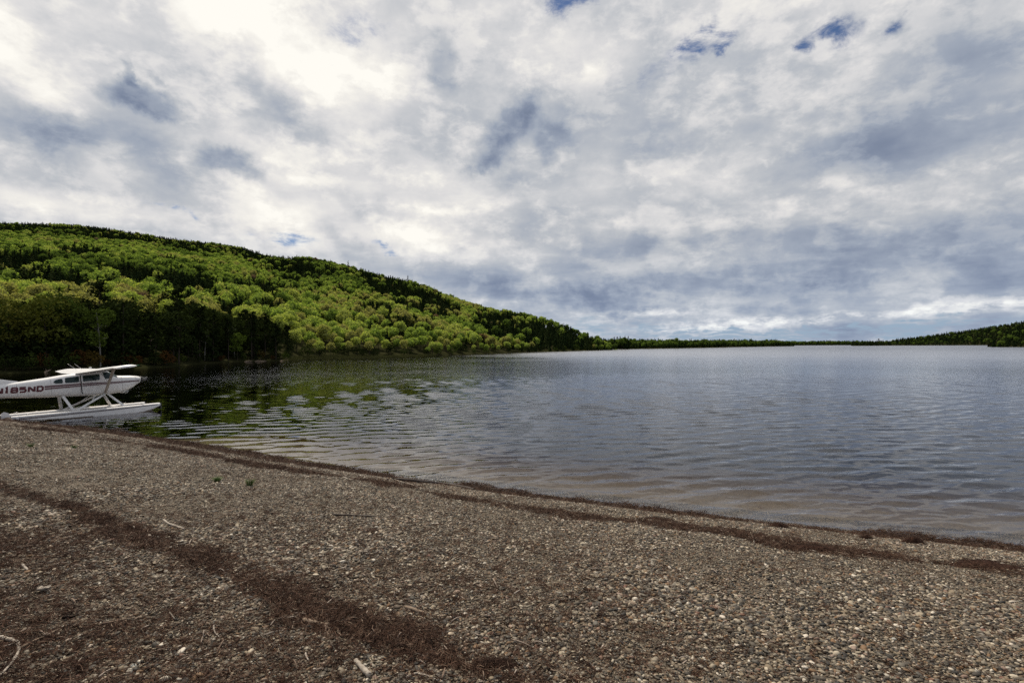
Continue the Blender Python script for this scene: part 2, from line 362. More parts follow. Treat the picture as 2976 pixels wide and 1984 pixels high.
# ------------------------------------------------------------------ beach, lake bed, water
def wetf(X, Y): d = shore_d(X, Y); return np.clip(1.1-d/.35, 0, 1)*np.where(d < 0, np.clip(1+d*1.5, .25, 1), 1)
xs = np.unique(np.concatenate([np.linspace(-90, -30, 60), np.linspace(-30, 16, 500), np.linspace(16, 60, 50)]))
ys = np.unique(np.concatenate([np.linspace(-30, 1, 30), np.linspace(1, 32, 420), np.linspace(32, 110, 80)]))
beach = obj('beach', tri_grid('beach', xs, ys, beach_z, M_BEACH, {'litter': litter, 'wet': wetf}))
tag(beach, kind='structure')
mb = MB(); mb.add([(-9000, -3000, -7.02), (9000, -3000, -7.02), (9000, 12000, -7.02), (-9000, 12000, -7.02)], [(0, 1, 2, 3)])
tag(obj('lake_bed', mb.mesh('lake_bed', M_BED)), kind='structure')
def wave_height(x, y):
    rs = np.random.default_rng(77); z = np.zeros_like(x); lat = x/(y+8.0)
    op = np.clip((lat+.35)/.6, 0, 1)
    gx = vnoise(x/4, y, 7, 21)+.6*vnoise(x/3, y, 3.0, 22); gz = vnoise(x/2, y, 12, 23)
    calm = (.95+.35*gx)*(.50+.58*np.clip((lat+.56)/.42, 0, 1))
    for i in range(60):
        lam = math.exp(rs.uniform(math.log(.22), math.log(1.5))); k = 2*math.pi/lam; th = rs.normal(math.radians(98), .38); ph = rs.uniform(0, 6.28)
        a = .0150*lam/(2*math.pi)*(1.0 if lam > .6 else .8)
        w = np.sin((x*math.cos(th)+y*math.sin(th))*k+ph+.6*gz)
        res = np.clip((lam-2.0*np.maximum(y, 8)*.0052)/.12, 0, 1)        # no wave shorter than the mesh can carry
        z += a*w*res*calm*(1.0+.15*op)
    d = shore_d(x, y)
    z = z + (.020+.012*wob(x, y, 1.4))*np.exp(-((d+.34+.08*wob(x, y, .8))/.10)**2)*3.2
    return z*np.clip(.25+(-d)/1.5, .25, 1)*np.clip((76-y)/16, 0, 1)*np.clip((1.14-np.abs(x/y))/.05, 0, 1)
_r = [6.0]
while _r[-1] < 76: _r.append(_r[-1]+max(.055, _r[-1]*.0052))
_rows = np.array(_r); _tt = np.linspace(-1.2, 1.2, 760)
_T, _Y = np.meshgrid(_tt, _rows); _X = _T*_Y; _Z = wave_height(_X, _Y)
_n, _m = _X.shape; V = np.stack([_X, _Y, _Z], -1).reshape(-1, 3); i = np.arange((_n-1)*(_m-1)); a_ = i//(_m-1)*_m+i % (_m-1)
q = np.stack([a_, a_+1, a_+_m+1, a_+_m], 1); y0, y1, c = _rows[0], _rows[-1], len(V)
V = np.concatenate([V, [(-8000, -60, 0), (8000, -60, 0), (8000, 9000, 0), (-8000, 9000, 0), (-1.2*y0, y0, 0), (1.2*y0, y0, 0), (1.2*y1, y1, 0), (-1.2*y1, y1, 0)]])
q = np.concatenate([q, [(c, c+1, c+5, c+4), (c+1, c+2, c+6, c+5), (c+2, c+3, c+7, c+6), (c+3, c, c+4, c+7)]])
print('water quads', len(q))
tag(obj('water', quad_mesh('lake_water', V, q, M_WATER)), kind='structure')

# ------------------------------------------------------------------ hills
def px2t(px): return (px-1176)*K/F
class Hill:
    def __init__(s, name, tab, tree_h, bump=0):
        a = np.array(tab, float); s.px = a[:, 0]; s.t = px2t(s.px); s.Ys = a[:, 2]; s.Yr = a[:, 3]
        el = (hor(s.px)-a[:, 1])*K/F
        s.zr = el*s.Yr+HC-tree_h; s.bump = bump; s.name = name; s.seed = len(name)
    def par(s, t): return np.interp(t, s.t, s.Ys), np.interp(t, s.t, s.Yr), np.interp(t, s.t, s.zr)
    def z(s, x, y):
        t = x/y; Ys, Yr, zr = s.par(t); q = (y-Ys)/(Yr-Ys); qc = np.clip(q, 0, 1)
        up = .5 + zr*(.10*qc+.90*qc**1.12) - .5*(1-np.clip(q*25, 0, 1))
        z = np.where(q < 0, np.maximum(q*(Yr-Ys)*.25, -7.3), up)
        z = np.where(q > 1, zr - (q-1)**1.3*zr*1.6, z)
        z = z + s.bump*(vnoise(x, y, 90, s.seed)*1.4+vnoise(x, y, 37, s.seed+1)*.5)*np.clip(qc*4, 0, 1)*np.clip((1.08-q)*6, 0, 1)
        return z
    def build(s, nt=220, ns=90):
        tt = np.linspace(s.t[0], s.t[-1], nt); q = np.concatenate([[-.12], [-.03], np.linspace(0, .1, 12), np.linspace(.1, 1.1, ns)[1:], [1.25, 1.5, 1.9]])
        Tt, Q = np.meshgrid(tt, q); Ys, Yr, zr = s.par(Tt); Y = Ys+(Yr-Ys)*Q; X = Tt*Y; Z = s.z(X, Y)
        n, m_ = X.shape; V = np.stack([X, Y, Z], -1).reshape(-1, 3)
        i = np.arange((n-1)*(m_-1)); r, c = i//(m_-1), i % (m_-1); a = r*m_+c
        o = obj('hill', quad_mesh(s.name, V, np.stack([a, a+1, a+m_+1, a+m_], 1), M_SOIL)); tag(o, kind='structure'); return o
H1 = Hill('wooded_mountain', [(-900, 560, 70, 900), (-300, 505, 72, 1000), (0, 510, 78, 1000), (150, 514, 84, 1020), (300, 532, 95, 1040), (400, 546, 102, 1040), (480, 555, 121, 1010), (560, 568, 133, 980), (610, 584, 138, 900),
    (660, 589, 142, 840), (700, 589, 158, 800), (770, 603, 168, 760), (850, 622, 172, 720), (940, 643, 182, 680), (1050, 687, 215, 630), (1130, 712, 240, 600), (1210, 724, 270, 580),
    (1290, 747, 305, 540), (1350, 767, 340, 500), (1395, 783, 365, 450), (1416, 800, 372, 430)], 9, 5)
H2 = Hill('low_far_shore', [(1300, 784, 420, 720), (1413, 784, 430, 750), (1500, 781, 480, 800), (1560, 784, 520, 850), (1640, 781, 600, 950), (1700, 779.5, 700, 1000), (1780, 781, 830, 1100), (1822, 788.5, 920, 1150)], 9, 1)
H3 = Hill('distant_ridge', [(1700, 786, 1300, 2000), (1820, 785, 1300, 2000), (1900, 783.5, 1400, 2000), (1990, 785, 1400, 2000), (2060, 787, 1400, 2000)], 9, 1)
H4 = Hill('right_hill', [(1955, 789, 1000, 1150), (2000, 786, 1000, 1200), (2040, 781, 1050, 1300), (2100, 773, 1050, 1350), (2200, 758, 1050, 1400), (2280, 746, 1050, 1400), (2352, 734, 1050, 1400), (2700, 700, 1000, 1400)], 9, 3)
H5 = Hill('right_point', [(2268, 797.5, 540, 570), (2296, 790, 535, 620), (2310, 768, 532, 680), (2330, 752, 530, 720), (2352, 738, 520, 740), (2500, 700, 500, 760), (2700, 690, 450, 760)], 10, 2)
HILLS = [H1, H2, H3, H4, H5]
for h in HILLS: h.build(320 if h is H1 else 80, 100 if h is H1 else 24)

# ------------------------------------------------------------------ foliage materials and tree prototypes
def foliage_mat(name, src, stops, trans, rough=.6):
    m = bpy.data.materials.new(name); m.use_nodes = True; T = NT(m.node_tree); T.n.clear()
    if src == 'inst': tone = T.node('ShaderNodeAttribute', attribute_type='INSTANCER', attribute_name='tone').outputs['Fac']
    else: tone = T.node('ShaderNodeSeparateColor', ins={0: T.node('ShaderNodeObjectInfo').outputs['Color']}).outputs[0]
    g = T.node('ShaderNodeNewGeometry')
    c = T.ramp(tone, stops)
    c = T.mix(T.m('MULTIPLY', g.outputs['Random Per Island'], .55), c, T.mix(1.0, c, (.55, .60, .5), 'MULTIPLY'))
    d = T.node('ShaderNodeBsdfDiffuse', ins={0: c}); tr = T.node('ShaderNodeBsdfTranslucent', ins={0: T.mix(1.0, c, (1.25, 1.3, .7), 'MULTIPLY')})
    mx = T.node('ShaderNodeMixShader', ins={0: trans}); T.l.new(d.outputs[0], mx.inputs[1]); T.l.new(tr.outputs[0], mx.inputs[2])
    o = T.node('ShaderNodeOutputMaterial'); T.l.new(mx.outputs[0], o.inputs[0]); return m
DEC = [(0, (.05, .08, .022)), (.22, (.17, .24, .05)), (.5, (.29, .37, .08)), (.75, (.40, .44, .115)), (.87, (.32, .30, .11)), (.93, (.17, .10, .06)), (1, (.20, .165, .13))]
CON = [(0, (.012, .022, .009)), (.5, (.021, .034, .013)), (.85, (.036, .050, .017)), (1, (.055, .068, .024))]
SHADE_TONES = [(0, (.014, .021, .008)), (.4, (.026, .036, .011)), (.62, (.05, .072, .015)), (.8, (.09, .13, .022)), (.9, (.075, .035, .014)), (1, (.12, .12, .03))]  # foliage colours darkened to carry the cloud shade over the near stand
M_DI = foliage_mat('spring_leaves', 'inst', DEC, .42); M_DO = foliage_mat('spring_leaves_single', 'obj', DEC, .42)
M_CI = foliage_mat('conifer_needles', 'inst', CON, .08); M_SO = foliage_mat('shade_toned_foliage_single', 'obj', SHADE_TONES, .12)
M_BARK = bsdf('bark', (.045, .035, .028), .9, .1); M_BIRCH = bsdf('birch_bark', (.20, .185, .16), .8, .2)

def leaf_cards(P, N, size, rs, tri=False):
    """small quads at P, roughly facing N"""
    n = len(P); up = rs.normal(size=(n, 3)); N = N+rs.normal(scale=.55, size=(n, 3)); N /= np.linalg.norm(N, axis=1)[:, None]
    a = np.cross(N, up); a /= np.linalg.norm(a, axis=1)[:, None]+1e-9; b = np.cross(N, a)
    s = size*rs.uniform(.6, 1.3, (n, 1)); a *= s; b *= s*rs.uniform(.5, .9, (n, 1))
    V = np.stack([P-a, P-b*.9, P+a, P+b], 1).reshape(-1, 3); q = np.arange(4*n).reshape(n, 4)
    return V, q
def round_crown(rs, R, Hh, n, size, zc, lumps=9):
    """lumpy rounded crown: leaf clumps on and inside several overlapping lobes"""
    C = []; 
    for i in range(lumps):
        a = rs.uniform(0, 6.28); r = R*rs.uniform(.15, .62); C.append((r*math.cos(a), r*math.sin(a), zc+Hh*rs.uniform(-.45, .5)*(1-(r/R)**2*.5), R*rs.uniform(.34, .58)))
    C.append((0, 0, zc+Hh*.4, R*.6)); C = np.array(C)
    k = rs.integers(0, len(C), n); d = rs.normal(size=(n, 3)); d[:, 2] += .25; d /= np.linalg.norm(d, axis=1)[:, None]
    rr = C[k, 3]*rs.uniform(.72, 1.05, n); P = C[k, :3]+d*rr[:, None]*np.array([1, 1, .85])
    # drop clumps well inside another lobe
    D = np.linalg.norm((P[:, None]-C[None, :, :3])/np.array([1, 1, .85]), axis=2)/C[None, :, 3]
    keep = D.min(1) > .66; P = P[keep]; d = d[keep]
    return leaf_cards(P, d, size, rs), C
def ico(sub=1):
    import bmesh
    bm = bmesh.new(); bmesh.ops.create_icosphere(bm, subdivisions=sub, radius=1); V = np.array([v.co[:] for v in bm.verts]); Fc = [tuple(v.index for v in f.verts) for f in bm.faces]; bm.free(); return V, Fc
ICOV, ICOF = ico(1); ICO2V, ICO2F = ico(2)
def proto(name, parts):                              # parts: list of (V, faces, material); returns mesh
    V = []; Fc = []; mi = []; mats = []; b = 0
    for (v, f, m_) in parts:
        if m_ not in mats: mats.append(m_)
        V.append(np.asarray(v)); Fc += [tuple(int(i)+b for i in q) for q in f]; mi += [mats.index(m_)]*len(f); b += len(v)
    me = bpy.data.meshes.new(name); me.from_pydata(np.concatenate(V).tolist(), [], Fc)
    for m_ in mats: me.materials.append(m_)
    me.polygons.foreach_set('material_index', mi); me.update(); return me
def trunk_geo(rs, h, r, lean=.03, limbs=0, R=1, z0=.4):
    mb = MB(); l = rs.normal(scale=lean, size=2)
    mb.tube([(l[0]*h*q*q, l[1]*h*q*q, h*q-.3*(q == 0)) for q in np.linspace(0, 1, 6)], [r*(1-.8*q) for q in np.linspace(0, 1, 6)], 6)
    for i in range(limbs):
        a = rs.uniform(0, 6.28); z = h*rs.uniform(z0, .85); L = R*rs.uniform(.4, .8)
        mb.tube([(l[0]*z, l[1]*z, z), (L*.5*math.cos(a), L*.5*math.sin(a), z+L*.35), (L*math.cos(a), L*math.sin(a), z+L*.5)], [r*.35, r*.22, r*.08], 4)
    return np.array(mb.v), mb.f
def spruce_geo(rs, h, R, tiers, per, size, z0=.08, top=1.0, droop=.25):
    P = []; N = []
    for i in range(tiers):
        q = (i+rs.uniform(-.2, .2))/tiers; q = min(max(q, 0), .995); z = h*(z0+(1-z0)*q); r = R*(1-q)**.85*rs.uniform(.75, 1.12)+.06*R
        for k in range(max(3, int(per*(1-q*.75)))):
            a = rs.uniform(0, 6.28)
            for w in (.35, .62, .9):
                rr = r*w*rs.uniform(.85, 1.1); P.append((rr*math.cos(a), rr*math.sin(a), z-droop*rr)); N.append((math.cos(a)*.5, math.sin(a)*.5, .9))
    P.append((0, 0, h*top)); N.append((0, 1, 0))
    return leaf_cards(np.array(P), np.array(N, float), size, rs)
def pine_geo(rs, h, R, n, size, z0=.45):
    P = []; N = []; limbs = MB()
    for i in range(16):
        q = i/15; z = h*(z0+(1-z0)*q); a = rs.uniform(0, 6.28); L = R*(1-.65*q)*rs.uniform(.5, 1.15)
        e = np.array([L*math.cos(a), L*math.sin(a), z+.15*L]); limbs.tube([(0, 0, z-.1), tuple(e*np.array([.5, .5, 1])), tuple(e)], [.06, .045, .02], 3)
        m_ = max(4, int(n/16)); c = rs.normal(scale=(.26*L+.15, .26*L+.15, .16+.05*L), size=(m_, 3))+e*np.array([.82, .82, 1])
        P.append(c); nn = rs.normal(size=(m_, 3)); nn[:, 2] = abs(nn[:, 2])+.6; N.append(nn)
    P = np.concatenate(P); N = np.concatenate(N)
    return leaf_cards(P, N, size, rs), (np.array(limbs.v), limbs.f)

# prototypes used by the instanced woods (unit metres, about 11 m tall)
def hidden_collection(name, meshes):
    c = bpy.data.collections.new(name)
    for i, me in enumerate(meshes):
        o = bpy.data.objects.new('%s_%02d' % (name, i), me); c.objects.link(o)
    return c
dec_meshes = []; con_meshes = []
for i in range(6):
    rs = np.random.default_rng(100+i); R = 3.9*rs.uniform(.9, 1.1)
    (V, q), C = round_crown(rs, R, 4.2, 620, .50, 7.0, 9)
    parts = [(V, q, M_DI)]
    for c in C: parts.append((ICOV*c[3]*.70*np.array([1, 1, .85])+c[:3], ICOF, M_DI))
    tv, tf = trunk_geo(rs, 7, .2); parts.append((tv, tf, M_BARK)); dec_meshes.append(proto('broadleaf', parts))
for i in range(4):
    rs = np.random.default_rng(200+i)
    V, q = spruce_geo(rs, 10.8*rs.uniform(.85, 1.1), 2.9*rs.uniform(.85, 1.15), 15, 9, .66)
    tv, tf = trunk_geo(rs, 10, .16, .0); con_meshes.append(proto('spruce', [(V, q, M_CI), (tv, tf, M_BARK)]))
TREES = hidden_collection('wood_tree', dec_meshes+con_meshes)   # 0-5 broadleaf, 6-9 conifer

def scatter(name, coll, P, rot, scl, idx, tone, mat=None, extra=None):
    """one 'stuff' object: points with attributes, a geometry-nodes modifier puts a mesh at each"""
    me = bpy.data.meshes.new(name); me.vertices.add(len(P)); me.vertices.foreach_set('co', np.asarray(P, np.float32).ravel())
    def at(n, t, v, key):
        a = me.attributes.new(n, t, 'POINT'); a.data.foreach_set(key, np.ascontiguousarray(v).ravel())
    at('rot', 'FLOAT_VECTOR', np.asarray(rot, np.float32), 'vector'); at('scl', 'FLOAT_VECTOR', np.asarray(scl, np.float32), 'vector')
    at('idx', 'INT', np.asarray(idx, np.int32), 'value'); at('tone', 'FLOAT', np.asarray(tone, np.float32), 'value')
    o = obj(name, me); ng = bpy.data.node_groups.new(name, 'GeometryNodeTree')
    ng.interface.new_socket('Geometry', in_out='INPUT', socket_type='NodeSocketGeometry'); ng.interface.new_socket('Geometry', in_out='OUTPUT', socket_type='NodeSocketGeometry')
    N = ng.nodes; L = ng.links; gi = N.new('NodeGroupInput'); go = N.new('NodeGroupOutput')
    ci = N.new('GeometryNodeCollectionInfo'); ci.inputs[0].default_value = coll; ci.inputs['Separate Children'].default_value = True; ci.inputs['Reset Children'].default_value = True
    ip = N.new('GeometryNodeInstanceOnPoints'); ip.inputs['Pick Instance'].default_value = True
    def na(n, t):
        a = N.new('GeometryNodeInputNamedAttribute'); a.data_type = t; a.inputs[0].default_value = n; return a.outputs[0]
    L.new(gi.outputs[0], ip.inputs['Points']); L.new(ci.outputs[0], ip.inputs['Instance']); L.new(na('idx', 'INT'), ip.inputs['Instance Index'])
    er = N.new('FunctionNodeEulerToRotation'); L.new(na('rot', 'FLOAT_VECTOR'), er.inputs[0]); L.new(er.outputs[0], ip.inputs['Rotation']); L.new(na('scl', 'FLOAT_VECTOR'), ip.inputs['Scale'])
    L.new(ip.outputs[0], go.inputs[0])
    md = o.modifiers.new('scatter', 'NODES'); md.node_group = ng
    tag(o, kind='stuff'); return o

# ------------------------------------------------------------------ where the trees stand
CONM = [(30, 522, 130, 15, 0), (230, 535, 150, 16, 6), (430, 560, 110, 18, 10), (560, 578, 70, 16, 18), (690, 618, 85, 34, 10), (900, 660, 95, 28, 28), (1000, 695, 60, 20, 30), (1150, 745, 70, 22, 10), (1270, 768, 120, 24, 12), (860, 700, 60, 14, 20), (520, 700, 50, 12, 0), (180, 575, 60, 10, 5), (1370, 792, 60, 12, 10),
        (120, 640, 120, 20, 8), (300, 622, 70, 18, 8), (430, 645, 90, 18, 8), (600, 655, 60, 14, 5), (60, 590, 70, 16, 0), (640, 700, 40, 10, 0), (370, 690, 60, 10, 0)]
def project(P):
    px = P[:, 0]/P[:, 1]*F/K+1176; return px, hor(px)-(P[:, 2]-HC)/P[:, 1]*F/K
def conif(px, py):
    m_ = np.zeros_like(px)
    for cx, cy, rx, ry, a in CONM:
        a = math.radians(a); dx, dy = px-cx, py-cy; u = dx*math.cos(a)+dy*math.sin(a); v = -dx*math.sin(a)+dy*math.cos(a)
        m_ = np.maximum(m_, np.exp(-((u/rx)**2+(v/ry)**2)*.9))
    return m_
def place(h, spacing, y0, y1, t0, t1, q0=0.004, q1=1.06):
    yy = np.arange(y0, y1, spacing); out = []
    xx = np.arange(min(t0*y0, t0*y1), max(t1*y0, t1*y1), spacing); X, Y = np.meshgrid(xx, yy); X = X.ravel()+rng.uniform(-.45, .45, X.size)*spacing; Y = Y.ravel()+rng.uniform(-.45, .45, Y.size)*spacing
    t = X/Y; Ys, Yr, zr = h.par(t); q = (Y-Ys)/(Yr-Ys); ok = (t > t0) & (t < t1) & (q > q0) & (q < q1)
    X, Y = X[ok], Y[ok]; return np.stack([X, Y, h.z(X, Y)], 1)
P1 = place(H1, 5.3, 70, 1100, px2t(-60), px2t(1414))
t1 = P1[:, 0]/P1[:, 1]; Ys1, _, _ = H1.par(t1); px1, py1 = project(P1+np.array([0, 0, 7.0]))
STAND_PX = 672
in_stand = (px1 < STAND_PX) & (P1[:, 1] < Ys1+34)
P1 = P1[~in_stand]; px1 = px1[~in_stand]; py1 = py1[~in_stand]
pc = np.clip(conif(px1, py1)*1.35*(.55+1.0*(vnoise(P1[:, 0], P1[:, 1], 30, 5)+.5))+.03+1.3*np.clip(vnoise(P1[:, 0], P1[:, 1], 48, 31)-.22, 0, 1)*3, 0, .96)
isc = rng.random(len(P1)) < pc
shore_near = (P1[:, 1]-H1.par(P1[:, 0]/P1[:, 1])[0])
sc1 = np.where(isc, rng.uniform(.62, 1.05, len(P1)), rng.uniform(.70, 1.10, len(P1)))*np.where(shore_near < 14, .66, 1)*np.where((px1 > 690) & (shore_near < 60), .85, 1)
sc1 *= np.where(P1[:, 1] > 500, .92, .86)
tn = np.clip(.40+.80*vnoise(P1[:, 0], P1[:, 1], 55, 11)+.14*np.exp(-((py1-715)/60)**2)+rng.normal(0, .20, len(P1)), .08, .86)  # mid-slope band toned lighter: its sunlight is put into the leaf colour
tn = np.where(rng.random(len(P1)) < .015, rng.uniform(.88, 1, len(P1)), tn)
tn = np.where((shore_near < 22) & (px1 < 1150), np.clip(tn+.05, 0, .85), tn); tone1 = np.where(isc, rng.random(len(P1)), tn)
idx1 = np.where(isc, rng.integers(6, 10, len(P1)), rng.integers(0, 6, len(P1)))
# the trees that show largest become things of their own
vis = (px1 > -20) & (px1 < 1420)
order = np.argsort(np.where(vis, P1[:, 1], 1e9)); single = np.zeros(len(P1), bool); single[order[:190]] = True

def wood(name, P, idx, sc, tone, label):
    n = len(P); r = np.zeros((n, 3)); r[:, 2] = rng.uniform(0, 6.28, n); s = np.stack([sc*rng.uniform(.85, 1.15, n), sc*rng.uniform(.85, 1.15, n), sc*rng.uniform(.88, 1.12, n)], 1)
    return tag(scatter(name, TREES, P, r, s, idx, tone), label, 'forest')
m1 = ~single
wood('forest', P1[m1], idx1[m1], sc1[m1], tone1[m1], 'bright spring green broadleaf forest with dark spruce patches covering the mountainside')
for h, lab, pconi, sp in ((H2, 'low mixed green forest on the distant shore past the mountain foot', .5, 6.0), (H3, 'thin dark forest line on the farthest ridge at the horizon', .5, 11),
                      (H4, 'dark mixed forest on the long hill sloping up at the right', .86, 7.5), (H5, 'dark green forest on the near point at the right edge', .82, 6.5)):
    P = place(h, sp, h.Ys.min(), h.Yr.max()*1.03, h.t[0], min(h.t[-1], px2t(2420)))
    n = len(P); cc = rng.random(n) < pconi; q = (P[:, 1]-h.par(P[:, 0]/P[:, 1])[0])
    wood('forest', P, np.where(cc, rng.integers(6, 10, n), rng.integers(0, 6, n)), np.clip(rng.normal(.66, .10, n)+.5*vnoise(P[:, 0], P[:, 1], 45, 8), .4, 1.2)*(1.0 if h is not H3 else 1.1), np.where(cc, rng.random(n), rng.uniform(0, .2, n)), lab)

# ------------------------------------------------------------------ single trees
def pair(name, leaf_parts, trunk_part, leaf_mat, bark):
    a = proto(name+'_crown', [(v, f, leaf_mat) for v, f in leaf_parts]); b = proto(name+'_trunk', [(trunk_part[0], trunk_part[1], bark)]); return a, b
KIND = {}
def add_kind(k, a): KIND.setdefault(k, []).append(a)
for i in range(3):
    rs = np.random.default_rng(300+i)
    (V, q), C = round_crown(rs, 3.9, 4.4, 1500, .33, 7.2, 11)
    core = [(ICOV*c[3]*.55*np.array([1, 1, .85])+c[:3], ICOF) for c in C]
    add_kind('maple', pair('maple', [(V, q)]+core, trunk_geo(rs, 8, .19, .03, 7, 3.5), M_DO, M_BARK))
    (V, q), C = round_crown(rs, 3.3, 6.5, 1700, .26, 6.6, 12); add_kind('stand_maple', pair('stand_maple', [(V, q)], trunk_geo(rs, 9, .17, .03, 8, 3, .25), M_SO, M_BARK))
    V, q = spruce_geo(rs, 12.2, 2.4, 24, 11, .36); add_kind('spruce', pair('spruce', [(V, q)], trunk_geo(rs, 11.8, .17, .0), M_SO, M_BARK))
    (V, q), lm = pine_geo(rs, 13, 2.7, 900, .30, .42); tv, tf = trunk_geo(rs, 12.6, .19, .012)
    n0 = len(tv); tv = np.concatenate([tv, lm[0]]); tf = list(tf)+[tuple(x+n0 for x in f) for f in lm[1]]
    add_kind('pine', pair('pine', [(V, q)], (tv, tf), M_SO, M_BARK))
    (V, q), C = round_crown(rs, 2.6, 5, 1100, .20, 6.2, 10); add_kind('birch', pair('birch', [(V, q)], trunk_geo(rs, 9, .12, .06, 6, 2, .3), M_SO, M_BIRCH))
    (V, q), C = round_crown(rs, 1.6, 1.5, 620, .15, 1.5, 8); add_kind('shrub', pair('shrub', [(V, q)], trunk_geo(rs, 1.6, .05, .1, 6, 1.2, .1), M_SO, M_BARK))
CATN = {'maple': ('maple_tree', 'tree'), 'stand_maple': ('maple_tree', 'tree'), 'spruce': ('spruce_tree', 'tree'), 'pine': ('pine_tree', 'tree'), 'birch': ('birch_tree', 'tree'), 'shrub': ('shrub', 'shrub')}
def tree(kind, p, s, tone, label, group=None, sz=1.0, var=None, rz=None):
    a, b = KIND[kind][random.randrange(3) if var is None else var]; nm, cat = CATN[kind]
    e = empty(nm, p, random.uniform(0, 6.28) if rz is None else rz); e.scale = (s, s, s*sz); tag(e, label, cat, group)
    c = obj('crown', a, e); c.color = (tone, 0, 0, 1); obj('trunk', b, e); return e
def bucket(px):
    for lim, s in ((120, 'at the left edge, beyond the seaplane tail'), (330, 'behind the seaplane'), (480, 'in the middle of the dark stand'), (600, 'in the right half of the dark stand'), (690, 'at the open right end of the dark stand'),
                   (800, 'beside the marshy bank'), (950, 'on the shore under the bright slope'), (1100, 'below the middle of the mountain'), (1300, 'towards the foot of the mountain')):
        if px < lim: return s
    return 'at the far foot of the mountain'
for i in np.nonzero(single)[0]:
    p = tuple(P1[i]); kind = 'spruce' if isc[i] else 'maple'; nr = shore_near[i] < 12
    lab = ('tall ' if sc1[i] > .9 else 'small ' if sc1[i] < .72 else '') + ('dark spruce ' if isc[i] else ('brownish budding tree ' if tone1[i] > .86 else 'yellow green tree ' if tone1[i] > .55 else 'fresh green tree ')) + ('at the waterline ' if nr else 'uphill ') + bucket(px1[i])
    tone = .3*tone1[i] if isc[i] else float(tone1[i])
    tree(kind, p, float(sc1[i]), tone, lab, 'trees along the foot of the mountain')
# the dark near stand
STOP = np.array([(-60, 690), (0, 692), (60, 690), (120, 680), (200, 700), (250, 690), (300, 695), (350, 715), (405, 690), (440, 700), (480, 700), (520, 712), (560, 715), (600, 722), (640, 742), (660, 765), (680, 795)], float)
stand = place(H1, 3.9, 70, 190, px2t(-60), px2t(STAND_PX), .0022, .06)
ts = stand[:, 0]/stand[:, 1]; spx, _ = project(stand); off = stand[:, 1]-H1.par(ts)[0]; stand = stand[off < 34]; spx = spx[off < 34]; off = off[off < 34]
lim = 190
if len(stand) > lim: sel = np.sort(rng.permutation(len(stand))[:lim]); stand, spx, off = stand[sel], spx[sel], off[sel]
print('stand', len(stand), 'forest', len(P1), 'faces dec', len(dec_meshes[0].polygons), 'con', len(con_meshes[0].polygons))
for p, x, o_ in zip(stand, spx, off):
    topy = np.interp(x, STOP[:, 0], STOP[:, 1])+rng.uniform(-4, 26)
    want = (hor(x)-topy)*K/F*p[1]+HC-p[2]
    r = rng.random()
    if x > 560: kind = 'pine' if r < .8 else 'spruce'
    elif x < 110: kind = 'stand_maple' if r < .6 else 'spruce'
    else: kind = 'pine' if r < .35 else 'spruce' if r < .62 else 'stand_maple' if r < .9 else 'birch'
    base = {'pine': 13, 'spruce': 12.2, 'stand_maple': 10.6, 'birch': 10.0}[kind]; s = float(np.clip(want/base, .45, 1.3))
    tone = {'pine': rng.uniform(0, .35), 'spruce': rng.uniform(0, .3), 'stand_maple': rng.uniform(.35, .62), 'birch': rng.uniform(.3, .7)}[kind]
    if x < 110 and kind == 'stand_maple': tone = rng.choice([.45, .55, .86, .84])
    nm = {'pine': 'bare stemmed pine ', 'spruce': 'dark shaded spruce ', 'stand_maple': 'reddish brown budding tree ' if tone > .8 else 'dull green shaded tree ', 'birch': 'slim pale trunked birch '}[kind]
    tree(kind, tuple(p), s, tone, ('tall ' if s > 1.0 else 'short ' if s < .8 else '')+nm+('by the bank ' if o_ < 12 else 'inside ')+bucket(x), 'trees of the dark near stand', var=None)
def at_shore(h, px, off): 
    t = px2t(px); Y = float(h.par(t)[0])+off; return (t*Y, Y, float(h.z(np.array([t*Y]), np.array([Y]))[0]))
def hgt(px, py, p): return ((hor(px)-py)*K/F*p[1]+HC-p[2])
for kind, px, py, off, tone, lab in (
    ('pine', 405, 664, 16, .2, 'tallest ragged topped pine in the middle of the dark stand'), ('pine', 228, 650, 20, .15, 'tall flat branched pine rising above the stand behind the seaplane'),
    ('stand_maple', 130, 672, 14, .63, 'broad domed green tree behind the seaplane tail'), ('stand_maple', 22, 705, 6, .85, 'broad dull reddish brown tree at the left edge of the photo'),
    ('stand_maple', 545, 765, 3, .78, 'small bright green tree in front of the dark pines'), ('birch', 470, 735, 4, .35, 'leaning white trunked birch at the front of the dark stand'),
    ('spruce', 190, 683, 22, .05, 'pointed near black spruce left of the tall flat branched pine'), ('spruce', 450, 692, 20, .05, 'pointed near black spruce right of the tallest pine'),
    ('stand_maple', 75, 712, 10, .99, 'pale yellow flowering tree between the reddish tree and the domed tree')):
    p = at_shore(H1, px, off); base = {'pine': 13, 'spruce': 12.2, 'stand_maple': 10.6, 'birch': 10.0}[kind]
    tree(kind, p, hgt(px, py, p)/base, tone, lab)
for k in range(34):
    px = -30+k*21+random.uniform(-8, 8); p = at_shore(H1, px, random.uniform(1.0, 3.5)); tone = random.choice((.2, .35, .5, .9, .88, .6)); s_ = random.uniform(.5, 1.1)*(1 if px < 400 else .8)
    tree('shrub', p, s_, tone, ('low ' if s_ < .7 else 'bushy ')+('brown ' if tone > .8 else 'dark green ' if tone < .4 else 'olive ')+'waterside shrub '+bucket(px), 'waterside shrubs under the dark stand')
for k in range(70):
    px = random.uniform(-40, 672); p = at_shore(H1, px, random.uniform(5, 26)); tone = random.choice((.2, .35, .5, .1, .25)); s_ = random.uniform(1.4, 2.3)
    tree('shrub', p, s_, tone, ('tall ' if s_ > 1.85 else '')+'shaded undergrowth shrub '+bucket(px), 'undergrowth inside the dark stand')
